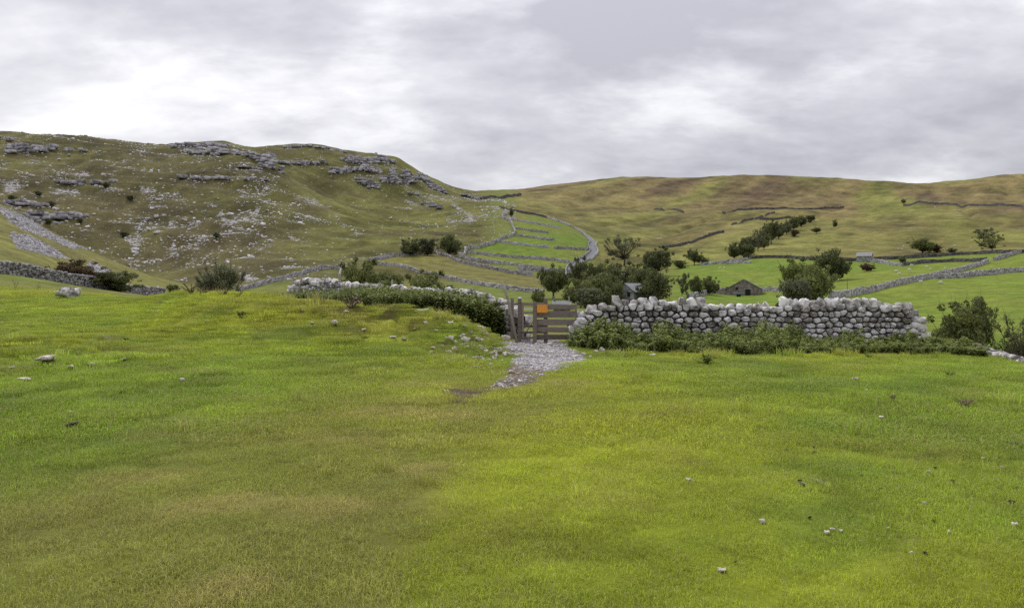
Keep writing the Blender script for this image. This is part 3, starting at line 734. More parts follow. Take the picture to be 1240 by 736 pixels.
# ------------------------------------------------------------------ walls across the dale and the hills
def strip_wall(name, label, pts, mat, h=1.35, th=0.62, step=0.7, group=None, seed=1, rag=0.12, broken=0.0):
    """pts: ground points (x, y); an uneven coursed ribbon with a ragged top"""
    r = np.random.default_rng(seed); P = np.array(pts, float)
    seg = np.hypot(*np.diff(P, axis=0).T); cum = np.concatenate([[0], np.cumsum(seg)]); n = max(4, int(cum[-1] / step))
    s = np.linspace(0, cum[-1], n + 1); x = np.interp(s, cum, P[:, 0]); y = np.interp(s, cum, P[:, 1])
    k = np.array([.25, .5, .25])
    if n > 6:
        for _ in range(3): x[1:-1] = np.convolve(x, k, 'valid'); y[1:-1] = np.convolve(y, k, 'valid')
    tx, ty = np.gradient(x), np.gradient(y); l = np.hypot(tx, ty) + 1e-9; nx, ny = -ty / l, tx / l
    z = HT(x, y)
    hh = h * (1 + rag * 1.2 * np.array([vnoise(q / 3.1 + seed * 7.1, 3.3) * 2 - 1 for q in s]))
    if broken: hh = hh * (1 - .75 * (np.array([vnoise(q / 5.0 + seed * 3.3, 9.1) for q in s]) < broken))
    prof = [(-.5, -.4), (-.46, .3), (-.38, .62), (-.33, .9), (-.05, 1.03), (.33, .92), (.38, .62), (.46, .3), (.5, -.4)]
    m = len(prof); V = np.empty((n + 1, m, 3))
    for j, (a, b) in enumerate(prof):
        jo = r.normal(0, .07 * th + .02, n + 1) if 0 < j < m - 1 else 0; jz = r.normal(0, rag * .62, n + 1) * (1 if 2 < j < 6 else .4) if 0 < j < m - 1 else 0
        V[:, j, 0] = x + nx * (a * th + jo); V[:, j, 1] = y + ny * (a * th + jo); V[:, j, 2] = z + (b * hh + jz if b > 0 else -.4)
    i = np.arange((n + 1) * m).reshape(n + 1, m)
    f = [tuple(q) for q in np.stack([i[:-1, :-1], i[1:, :-1], i[1:, 1:], i[:-1, 1:]], -1).reshape(-1, 4)]
    f += [tuple(i[0]), tuple(i[-1][::-1])]
    o0 = Vector((x[0], y[0], z[0])); V = V.reshape(-1, 3) - np.array(o0)
    o = mesh_obj(name, V, f, mat); o.location = o0
    point_float(o.data, 'tone', r.uniform(-.45, .45, len(V)))
    return tag(o, label, 'wall', group)
def pix(pts, dmin, dmax=1500, drop=2.0):
    return [hit(px, py + drop, dmin, dmax) for px, py in pts]

def far_walls():
    G = 'dry stone walls across the valley'
    k = [100]
    def straight(p):
        px = np.array([CX + F * x / d for x, d in p]); dd = np.array([d for _, d in p]); k_ = np.polyfit(px, dd, 1); dd = np.polyval(k_, px); return [((a - CX) / F * d, d) for a, d in zip(px, dd)]
    def W(label, pts, dmin, h=1.35, mat='farwall', dmax=1500, step=.9, th=.62, drop=2.0, group=G, broken=0.0, raw=None):
        k[0] += 1
        strip_wall('dry_stone_wall', label, raw or (straight(pix(pts, dmin, dmax, drop)) if group == 'dark moorland walls' else pix(pts, dmin, dmax, drop)), M[mat], h, th, step, group, k[0], broken=broken)
    xy = lambda l: [((p - CX) / F * d, d) for p, d in l]
    r = np.random.default_rng(21); T, tn = [], []
    ln = np.array(xy([(-160, 80), (-60, 85), (0, 90), (50, 96), (100, 104), (150, 112), (200, 122)])); sg = np.concatenate([[0], np.cumsum(np.hypot(*np.diff(ln, axis=0).T))])
    ss = np.arange(0, sg[-1], .24); lx, ly = np.interp(ss, sg, ln[:, 0]), np.interp(ss, sg, ln[:, 1]); lz = HT(lx, ly)
    for i in range(len(ss)):
        hgt = 1.45 * (.85 + .25 * vnoise(ss[i] / 4, 2.2) + .12 * vnoise(ss[i] / .9, 5.2))
        for q in range(7):
            zz = (q + .5) / 7 * hgt + r.normal(0, .04); sz = r.uniform(.22, .42) * (1.15 if q == 6 else 1)
            T.append(((lx[i] + r.normal(0, .06), ly[i] - .26 + .03 * q + r.normal(0, .05), lz[i] + zz), srot((sz * 1.2, sz * 1.3, sz * .78), r, .3))); tn.append(r.uniform(-.35, .55) + (.2 if q == 6 else 0))
    c0 = np.array([lx[0], ly[0], lz[0]]); e = empty('dry_stone_wall', c0); tag(e, 'grey dry stone wall running down below the scree slope behind two thorn bushes', 'wall', G)
    o = tile('wall_stones', ROCKS, [(np.array(l) - c0, m) for l, m in T], M['farwall'], tn, parent=e); o['kind'] = 'stuff'
    hv, hf = [], []
    for i in range(0, len(ss), 4):
        hv += [(lx[i], ly[i] - .15, lz[i] - .3), (lx[i], ly[i] - .05, lz[i] + 1.2), (lx[i], ly[i] + .3, lz[i] + 1.2), (lx[i], ly[i] + .4, lz[i] - .3)]
    for i in range(len(hv) // 4 - 1): hf += [(4 * i + j, 4 * i + j + 1, 4 * i + 5 + j, 4 * i + 4 + j) for j in range(3)]
    mesh_obj('hearting', np.array(hv) - c0, hf, M['core'], e)
    W('grey wall curving along the foot of the limestone hill with a broken end', [(262, 361), (280, 354), (300, 348), (340, 338), (370, 329), (385, 325), (400, 324), (413, 324)], 205, 1.45)
    W('short return of the hill-foot wall, dropping at its broken end', [(413, 324.5), (412, 330), (411, 335)], 205, 1.3)
    W('wall along the top of the striped meadow under three round trees', [(447, 315), (463, 312), (478, 309), (496, 308.5), (515, 306), (530, 305)], 205, 1.4)
    W('long wall slanting across the dale below the dark tree', [(528, 306), (549, 313.6), (579, 320.5), (589, 323), (617, 329), (645, 332)], 200, 1.35)
    W('wall along the lower edge of the striped meadow', [(457, 317), (481, 321), (505, 328), (523, 331.6), (549, 337.5), (580, 343.5), (620, 349.5), (658, 353.5)], 150, 1.2)
    W('winding wall climbing the dale on the hill side of the terraces', [(556, 311), (563, 308), (564, 302), (581, 299), (597, 294), (608, 288), (622, 284), (624, 281), (622, 276), (618, 267), (608, 262.5), (609, 260), (621, 256)], 230, 1.7, step=1.0, th=.9)
    W('wall along the head of the terraced fields', [(605, 250), (617, 254), (644, 258), (662, 262)], 330, 1.5, 'darkwall')
    for a in ([(615, 264), (638, 268), (677, 275)], [(625, 276), (643, 278.5), (664, 281)], [(626, 284.5), (654, 288), (672, 290)], [(602, 292), (631, 295), (666, 299)],
              [(671, 299.7), (692, 300.5), (713, 301)], [(566, 305), (605, 309), (654, 312), (690, 317)], [(563, 312), (590, 316), (617, 319.5), (661, 323.6)], [(628, 325), (657, 327), (692, 327.7)]):
        W('low cross wall dividing the green terraced fields of the dale', a, 220, 1.25, group='cross walls of the terraced fields')
    # road walls
    road = [(667, 263), (680, 268.5), (692, 274), (701, 278.5), (711, 286), (719.5, 293), (716.5, 298), (720, 304), (713, 312), (703, 316), (694, 321), (691.5, 327), (692.5, 334)]
    rp = np.array(pix(road, 200, drop=1.0))
    cum = np.concatenate([[0], np.cumsum(np.hypot(*np.diff(rp, axis=0).T))]); s = np.linspace(0, cum[-1], 160)
    cx, cy = np.interp(s, cum, rp[:, 0]), np.interp(s, cum, rp[:, 1])
    for _ in range(4):
        cx[1:-1] = (cx[:-2] + 2 * cx[1:-1] + cx[2:]) / 4; cy[1:-1] = (cy[:-2] + 2 * cy[1:-1] + cy[2:]) / 4
    tx, ty = np.gradient(cx), np.gradient(cy); l = np.hypot(tx, ty); nx, ny = -ty / l, tx / l
    W('stone wall on the terrace side of the narrow lane', None, 0, 1.1, raw=list(zip(cx - nx * 1.9, cy - ny * 1.9)), th=.5)
    W('stone wall on the moor side of the narrow lane', None, 0, 1.1, raw=list(zip(cx + nx * 1.9, cy + ny * 1.9)), th=.5)
    hz = HT(cx, cy); V = []
    for o_ in (-1.5, 0, 1.5): V += list(zip(cx + nx * o_, cy + ny * o_, np.maximum(HT(cx + nx * o_, cy + ny * o_), hz) + .18))
    n = len(cx); fs = [(i, i + 1, n + i + 1, n + i) for i in range(n - 1)] + [(n + i, n + i + 1, 2 * n + i + 1, 2 * n + i) for i in range(n - 1)]
    lane = mesh_obj('lane', V, fs, mat_noise('lane_asphalt', (.12, .125, .14), (.17, .175, .19), .6, .8)); tag(lane, 'narrow grey lane winding up the dale between stone walls', 'lane', kind='structure')
    # moor side
    D = 'dark moorland walls'
    W('dark wall on the far skyline at the head of the dale', [(582, 241), (595, 239), (608, 237), (631, 235)], 700, 3.0, 'darkwall', th=1.5, step=3, group=D)
    W('dark tumbled wall slanting up from the tree clump to the moor', [(798, 300.5), (820, 295.5), (835, 291), (851, 285), (876, 281)], 300, 1.6, 'darkwall', step=1.4, group=D)
    W('short dark wall high on the moor beside a brown gully', [(792, 252), (810, 253), (828, 255)], 450, 2.0, 'darkwall', step=2.5, th=1.1, group=D)
    W('long dark wall crossing the moor above the wooded gully', [(875, 254.5), (905, 254.5), (930, 253), (975, 250), (1022, 250)], 450, 2.1, 'darkwall', step=2.5, th=1.1, group=D)
    W('dark broken wall slanting below the long moorland wall', [(885, 271), (900, 267), (920, 262), (938, 256)], 450, 1.7, 'darkwall', step=2.5, th=1.0, group=D, broken=.3)
    W('short dark wall ending at the top of the wooded gully', [(920, 264.5), (940, 263.5), (957, 263)], 450, 2.0, 'darkwall', step=2.5, th=1.1, group=D)
    W('long dark wall high on the moor with a thorn at its end', [(1094, 245), (1130, 246), (1178, 247.5), (1210, 248.5), (1240, 249), (1330, 250)], 450, 2.3, 'darkwall', step=2.5, th=1.2, group=D)
    W('dark short wall remnant on the moor left of the wooded gully', [(858, 283), (868, 281), (877, 280)], 320, 1.6, 'darkwall', step=1.6, group=D)
    # field walls on the right
    W('low pale wall at the foot of the wooded gully', [(848, 320), (862, 318.5), (886, 316.5), (905, 313)], 190, 1.2, dmax=330)
    W('broken pale wall end lying below the wooded gully', [(880, 318), (895, 317), (910, 317)], 190, .9, dmax=330, broken=.35)
    W('dark boundary wall between the bright field and the moor, leading to the small barn', [(905, 312), (930, 310.5), (955, 311), (984, 313.5), (1010, 314), (1039, 314.5)], 230, 1.3, 'darkwall', dmax=340)
    W('grey wall leading from the small barn down to the yellow bush', [(1050, 315.5), (1066, 316.5), (1083, 320), (1093, 320.5)], 200, 1.3, dmax=340)
    W('dark wall below the copper bush joining the slanting field wall', [(1094, 320), (1108, 318), (1120, 317), (1150, 315.5), (1195, 315)], 190, 1.25, 'darkwall', dmax=340)
    W('dark upper boundary wall behind the round green tree', [(1058, 313), (1085, 312), (1120, 310), (1160, 307), (1200, 305.5), (1240, 304.5), (1320, 302)], 235, 1.3, 'darkwall', dmax=360)
    W('long grey wall slanting up across the bright field', [(1005, 361), (1017, 358.5), (1040, 354), (1066, 348.5), (1113, 338), (1147, 331), (1180, 322), (1197, 316.5)], 95, 1.35, dmax=300, step=.5)
    W('upper length of the slanting field wall beyond the gateway', [(1203, 314.5), (1215, 311), (1229, 306), (1240, 304), (1300, 300)], 120, 1.35, dmax=320, step=.6)
    W('second grey field wall forking from the slanting wall', [(1130, 336), (1160, 335), (1188, 332), (1215, 329), (1240, 327), (1320, 322)], 95, 1.3, dmax=300, step=.5)
    W('low grey wall beside the stone barn in the field', [(833, 360), (850, 356), (864, 352.5), (878, 351)], 120, 1.1, dmax=260)
    W('low grey wall running from the stone barn to the tall trees', [(921, 351), (934, 350.5), (952, 352)], 130, 1.2, dmax=260)
    # tumbled length beyond the nettles on the right
    r = np.random.default_rng(12); T, tn = [], []
    line = np.array(xy([(1178, 27.6), (1190, 26.6), (1205, 25.5), (1222, 24.2), (1245, 23), (1300, 21)]))
    for _ in range(620):
        u = r.random() * 4.999; i = int(u); p = line[i] + (line[i + 1] - line[i]) * (u - i); hgt = (.95 - .09 * u) * (1 if .1 < u else .8); h_ = r.random() ** .8 * hgt; o_ = r.choice([-1, 1]) * (.34 - .16 * h_) + r.normal(0, .04)
        sz = r.uniform(.16, .34); q = (p[0] + o_ * .75, p[1] + o_ * .65); T.append(((q[0], q[1], H1(*q) + h_), srot((sz * 1.2, sz, sz * .72), r, .25))); tn.append(r.uniform(-.9, -.1))
    c0 = np.array([line[0][0], line[0][1], H1(*line[0])]); e = empty('tumbled_wall', c0); tag(e, 'tumbled wall of grey stones dropping away behind the nettles beside the bare thorn', 'wall')
    o = tile('fallen_stones', ROCKS, [(np.array(l) - c0, m) for l, m in T], M['stone'], tn, parent=e); o['kind'] = 'stuff'
    v, f = [], []
    for x_, y_ in line:
        z_ = H1(x_, y_); v += [(x_ - .25, y_ - .2, z_ - .3), (x_ - .12, y_ - .1, z_ + .6), (x_ + .12, y_ + .1, z_ + .6), (x_ + .25, y_ + .2, z_ - .3)]
    for i in range(len(line) - 1): f += [(4 * i + j, 4 * i + j + 1, 4 * i + 5 + j, 4 * i + 4 + j) for j in range(3)]
    q = mesh_obj('hearting', np.array(v) - c0, f, M['core'], e)
far_walls()

# ------------------------------------------------------------------ limestone scars and scattered rock on the left hill
def scars():
    G = 'limestone scars on the hillside'
    S = [  # label, outline line of the band (column, top row, foot row), minimum distance
        ('short limestone scar at the very end of the hilltop skyline', [(-40, 160, 172), (-10, 162, 172), (8, 164, 172), (14, 167, 171)], 450),
        ('long pale limestone cliff band just below the grassy hilltop', [(9, 174, 187), (20, 173, 185), (35, 175, 184), (60, 176, 184), (85, 177, 183), (108, 180, 184)], 420),
        ('rounded limestone cliff low on the hill beside the scree spur', [(30, 256, 264), (42, 256, 266), (58, 257, 267), (72, 255, 266), (88, 255, 264), (100, 257, 263)], 250),
        ('thin stepped limestone ledge above the low rounded cliff', [(5, 242, 247), (22, 242, 249), (45, 246, 251), (60, 246, 250)], 250),
        ('stony ledge with pale blocks under the round scree patch', [(70, 217, 222), (92, 216, 224), (110, 218, 224), (128, 217, 223), (142, 217, 222)], 250),
        ('skyline limestone scar of flat ledges', [(212, 175, 179), (226, 172, 178), (250, 172, 178), (270, 173, 178), (275, 176, 179)], 520),
        ('grey limestone cliff under the skyline ledges', [(224, 180, 184), (240, 180, 187), (262, 179, 188), (278, 180, 186)], 470),
        ('broad rugged limestone crag at the shoulder of the near ridge', [(284, 180, 187), (300, 181, 190), (312, 184, 197), (322, 185, 202), (332, 186, 206), (342, 196, 210), (350, 206, 212)], 440),
        ('broken line of pale rocks across the middle of the near slope', [(222, 214, 218), (250, 214, 219), (275, 213, 219), (300, 215, 219), (325, 216, 219)], 380),
        ('small second broken line of rocks below the rugged crag', [(290, 202, 205), (305, 202, 205), (325, 203, 205)], 420),
        ('thin grey ledge behind the rugged crag', [(338, 195, 198), (360, 194, 200), (378, 195, 200), (395, 195, 199)], 600),
        ('thin skyline ledge topped by a small grassy knoll', [(345, 178, 180), (370, 175, 178), (385, 177, 179), (410, 181, 183), (420, 184, 186)], 640),
        ('upper limestone scar along the top of the far ridge', [(415, 190, 195), (425, 187, 198), (445, 186.5, 198), (465, 189, 198), (480, 193, 199), (488, 196, 200)], 600),
        ('middle limestone scar band of the far ridge', [(402, 204, 211), (420, 200, 209), (440, 201, 207), (460, 202, 210), (480, 203, 213), (498, 205, 219)], 560),
        ('lower broken limestone crag of the far ridge', [(436, 214, 222), (448, 217, 228), (456, 220, 228)], 540),
        ('lower curved limestone crag beside the broken crag', [(464, 212, 222), (480, 213, 222), (492, 214, 223), (504, 216, 222)], 540),
        ('stepped limestone edge falling along the ridge skyline', [(500, 207, 213), (512, 212, 220), (524, 219, 229), (534, 225, 233), (542, 230, 236)], 560),
        ('small dark limestone edge at the ridge end', [(562, 234, 237), (570, 236, 239), (578, 238, 242), (585, 246, 250)], 560),
        ('small crag in the middle of the far slope above the scree', [(516, 243, 247), (526, 244, 251), (536, 246, 255)], 470),
        ('short rocky step between the two scree runs', [(485, 231, 235), (494, 232, 237), (505, 233, 236), (516, 234, 238)], 480),
    ]
    for n, (label, line, dmin) in enumerate(S):
        r = np.random.default_rng(300 + n); T = []
        a = np.array(line, float); lo, hi = a[0, 0], a[-1, 0]
        px = lo; tones = []
        while px < hi:
            t, f = np.interp(px, a[:, 0], a[:, 1]), np.interp(px, a[:, 0], a[:, 2])
            x, d = hit(px, f, dmin); zb = H1(x, d); hgt = max((f - t) / F * d, 1.0)
            wd = r.uniform(2.4, 6.0)
            gap_ = vnoise(px / 7.0 + n * 5.3, n * 1.7)
            hgt *= .55 + .75 * vnoise(px / 5.0 + n * 3.1, 7.7)
            if gap_ > .22 and not (n in (8, 9, 4, 19) and r.random() < .45):
                rows = max(1, int(round(hgt / 1.9)))
                for k in range(rows):
                    sz = hgt / rows * r.uniform(.9, 1.3); w = wd * r.uniform(.8, 1.5)
                    T.append(((x + r.uniform(-.8, .8), d + k * hgt / rows * .55 + r.uniform(-1.0, 1.4), zb + (k + .38) * hgt / rows + r.uniform(-.5, .3)),
                              rot(r.uniform(-.05, .05), r.uniform(-.05, .05), r.uniform(-.3, .3)) @ np.diag((w, r.uniform(2.5, 6), sz)))); tones.append(r.uniform(-.45, .45))
                for _ in range(r.integers(1, 4)):      # fallen blocks at the foot
                    sz = r.uniform(.5, 1.5); xx = x + r.uniform(-3, 3); yy = d - r.uniform(1, 14)
                    T.append(((xx, yy, H1(xx, yy) + sz * .15), srot((sz * 1.3, sz, sz * .8), r))); tones.append(r.uniform(-.1, .6))
            px += wd / d * F * .72
        c = np.array(T[0][0]); c[2] = H1(c[0], c[1])
        e = empty('limestone_scar', c); tag(e, label, 'rock outcrop', G)
        o = tile('rock_blocks', BLOCK, [(np.array(l) - c, m) for l, m in T], M['scar'], tones, parent=e, smooth=False); o['kind'] = 'stuff'
scars()

def hill_rocks():
    r = np.random.default_rng(77); T, tn = [], []
    n = 170000; px = r.uniform(-40, 625, n); d = np.exp(r.uniform(math.log(225), math.log(760), n))
    x = (px - CX) / F * d; z = HT(x, d); py = HY - (z - ZC) / d * F
    cl = fbm(x / 22, d / 22, 4, seed=201); cl2 = fbm(x / 80, d / 80, 3, seed=202); band = np.sin(z * .55 + 2.5 * fbm(x / 100, d / 100, 2, seed=205))
    low = polymask(px, py, [(520, 258), (560, 264), (600, 262), (622, 260), (622, 280), (575, 296), (520, 296), (480, 282)], 12)
    green = polymask(px, py, [(350, 285), (430, 265), (480, 275), (560, 300), (450, 310), (300, 340), (300, 320)], 14); lowh = polymask(px, py, [(-100, 200), (120, 200), (260, 225), (330, 262), (345, 300), (300, 345), (150, 350), (-100, 300)], 25)
    dens = np.clip(cl * 2.2 + cl2 * .9 - .55 + .35 * (band > .55) + .25 * low + .28 * lowh, 0, 1) * (1 - .75 * sstep(320, 350, py)) * (1 - .8 * green)
    dens = np.maximum(dens, .03 + .08 * low + .05 * lowh)
    cov, st, _ = ground_cover(x, d, z); dens = np.maximum(dens, .55 * (st > .35))
    meadow = polymask(px, py, [(440, 318), (478, 308), (530, 304), (566, 302), (620, 284), (700, 280), (700, 400), (440, 400)], 2)
    keep = (r.random(n) < dens * .55) & (meadow < .4) & ~((px < 250) & (d < 300) & (st < .2))
    for i in np.where(keep)[0]:
        s = min(.25 + r.exponential(.30), 2.3) * (.62 if low[i] > .3 or green[i] > .3 else 1.0 if d[i] > 300 else .7)
        T.append(((x[i], d[i], z[i] + s * .12), srot((s * r.uniform(.9, 1.6), s * r.uniform(.8, 1.2), s * r.uniform(.5, .9)), r))); tn.append(r.uniform(-.2, .55))
    o = tile('scattered_hill_rocks', ANG[:6], T, M['pale'], tn, smooth=False)
    tag(o, 'countless pale limestone rocks scattered over the left hillside', 'rocks', kind='stuff')
    # scree of the near spur
    T = []; n = 40000
    px = r.uniform(-60, 140, n); d = np.exp(r.uniform(math.log(120), math.log(232), n)); x = (px - CX) / F * d; z = HT(x, d)
    _, st, _ = ground_cover(x, d, z)
    for i in np.where(r.random(n) < st * .75)[0]:
        s = .12 + min(r.exponential(.10), .7); T.append(((x[i], d[i], z[i] + s * .1), srot((s * 1.3, s, s * .7), r)))
    o = tile('scree', ANG[:5], T, M['scar'], None, smooth=False); tag(o, 'grey loose scree stones on the near grassy spur', 'scree', kind='stuff')
hill_rocks()

# ------------------------------------------------------------------ trees and bushes
def leaf_cloud(r, centers, radii, n, leaf, squash=.85, fill=.5, tone_l=None):
    w = np.array(radii) ** 2; w = w / w.sum()
    k = r.choice(len(centers), n, p=w); u = r.normal(size=(n, 3)); u /= np.linalg.norm(u, axis=1, keepdims=True)
    rr = np.array(radii)[k] * (fill + (1 - fill) * r.random(n) ** .5)
    bumps = 1 + .28 * np.array([mnoise.noise(Vector(v * 2.6 + c * 9)) for v, c in zip(u, np.array(centers)[k])])
    p = np.array(centers)[k] + u * (rr * bumps)[:, None] * np.array([1, 1, squash])
    nrm = u * .75 + r.normal(size=(n, 3)) * .55 + np.array([0, 0, .25]); nrm /= np.linalg.norm(nrm, axis=1, keepdims=True)
    t = np.cross(nrm, r.normal(size=(n, 3))); t /= np.linalg.norm(t, axis=1, keepdims=True); b = np.cross(nrm, t)
    s = leaf * r.uniform(.6, 1.35, n)[:, None]; a = r.uniform(.5, .9, n)[:, None]
    V = np.stack([p - t * s, p - b * s * a + nrm * s * .25, p + t * s, p + b * s * a - nrm * s * .25], 1).reshape(-1, 3)
    lt = r.uniform(-.1, .85, len(centers)) if tone_l is None else tone_l
    tone = np.repeat(np.clip(lt[k] + r.normal(.12, .2, n), 0, 1), 4)
    return V, np.arange(4 * n).reshape(-1, 4), tone
TREE_SHAPES = {}
def tree_shape(kind):
    """unit tree: height 1, crown about 1 wide; returns (trunk data), (crown data)"""
    if kind in TREE_SHAPES: return TREE_SHAPES[kind]
    P = dict(  # crown base, top, lobes, lobe radius range, leaves, leaf size, fill, trunk radius, trunk limb visibility
        oak_a=(.12, .97, 30, (.10, .20), 7500, .020, .35, .028), oak_b=(.06, .96, 34, (.09, .19), 7500, .020, .35, .028), oak_c=(.03, .95, 26, (.11, .22), 7000, .021, .4, .026),
        round_a=(.10, .97, 24, (.12, .22), 6000, .022, .4, .026), slim=(.10, .98, 20, (.10, .17), 3000, .024, .3, .022), airy=(.16, .97, 30, (.07, .13), 2900, .020, .15, .026),
        bush_a=(.0, .94, 34, (.10, .22), 8000, .022, .4, .022), bush_b=(-.05, .92, 30, (.11, .24), 8000, .022, .45, .02), thorn=(.05, .96, 46, (.09, .16), 9000, .017, .10, .03),
        bare=(.25, .95, 16, (.07, .12), 900, .018, .1, .034))
    z0, z1, nl, (ra, rb), nv, lf, fill, tr = P[kind]
    r = np.random.default_rng(sum(map(ord, kind)) * 13); C, R = [], []
    zc, zh = (z0 + z1) / 2, (z1 - z0) / 2
    while len(C) < nl:
        u = r.normal(size=3); u /= np.linalg.norm(u); rad = r.uniform(ra, rb)
        q = r.uniform(.35, 1) ** .5
        wz = 1.0 if kind not in ('round_a',) else 1.0
        p = np.array([u[0] * (.5 - rad * .9) * q, u[1] * (.5 - rad * .9) * q, zc + u[2] * max(zh - rad * .8, .05) * q])
        if kind.startswith('bush') and p[2] < .3: p[:2] *= 1.05
        if len(C) % 3 == 0:          # small outlying sprays break the outline
            rad = ra * r.uniform(.45, .9); u[2] = abs(u[2]) if r.random() < .7 else u[2]; q = r.uniform(.95, 1.12); p = np.array([u[0] * .47 * q, u[1] * .47 * q, zc + u[2] * zh * .92 * q])
        C.append(p); R.append(rad)
    C.append(np.array([0, 0, zc])); R.append(min(zh, .3) * .8)
    # stretch the lobes so that the crown spans the full unit width and height
    C = np.array(C); ext = np.percentile(np.abs(C[:, :2]) + np.array(R)[:, None] * .8, 92); C[:, :2] *= .5 / ext
    tz = (C[:, 2] + np.array(R) * .8).max(); C[:, 2] = z0 + (C[:, 2] - z0) * (.98 - z0) / (tz - z0); C = list(C)
    crown = leaf_cloud(r, C, R, nv, lf, .85, fill)
    fork = z0 + .10; parts = [tube([(0, 0, -.03), (.008, .006, fork * .5), (.0, .01, fork), (.01, 0, min(zc + .1, .7))], [tr * 1.35, tr, tr * .85, tr * .4])]
    for c, rad in zip(C[:-1], R):
        s = fork * r.uniform(.75, 1.1); mid = (np.array([0, 0, s]) + c) / 2 + np.array([c[0] * .12, c[1] * .12, -.03])
        parts.append(tube([(0, 0, s), tuple(mid), tuple(c), tuple(c + (c - mid) * .5)], [tr * .5, tr * .28, tr * .13, tr * .05], 5))
        if kind in ('bare', 'thorn', 'airy'):
            for _ in range(7 if kind == 'bare' else 4):
                e = c + r.normal(size=3) * rad * 1.3; parts.append(tube([tuple(mid * .4 + c * .6), tuple((c + e) / 2 + r.normal(size=3) * .02), tuple(e)], [tr * .14, tr * .09, tr * .04], 4))
    TREE_SHAPES[kind] = (join(parts), crown); return TREE_SHAPES[kind]
TREE_MESH = {}
def tree(name, label, cat, px, d, top, width, kind, leaf='leaf', group=None, sink=.1, rz=None):
    key = (kind, leaf)
    if key not in TREE_MESH:
        (tv, tf), (cv, cf, tone) = tree_shape(kind)
        t = mesh_obj('trunk', tv, tf, M['bark'], smooth=True, link=False); c = mesh_obj('crown', cv, cf, M[leaf], link=False); point_float(c.data, 'tone', tone)
        TREE_MESH[key] = (t.data, c.data)
    if d < 0: d = hit(px, -d, 60)[1]        # a negative distance is the row of the foot
    x = (px - CX) / F * d; z = H1(x, d) - sink; h = ZC + (HY - top) / F * d - z
    if not .3 < h < 25: print('TREE HEIGHT', label, round(h, 1))
    e = empty(name, (x, d, z), rz if rz is not None else random.uniform(0, 6.28)); w = width / F * d; e.scale = (w, w, h * 1.06)
    for nm, me in zip(('trunk', 'crown'), TREE_MESH[key]):
        o = bpy.data.objects.new(nm, me); COL.objects.link(o); o.parent = e
    return tag(e, label, cat, group)
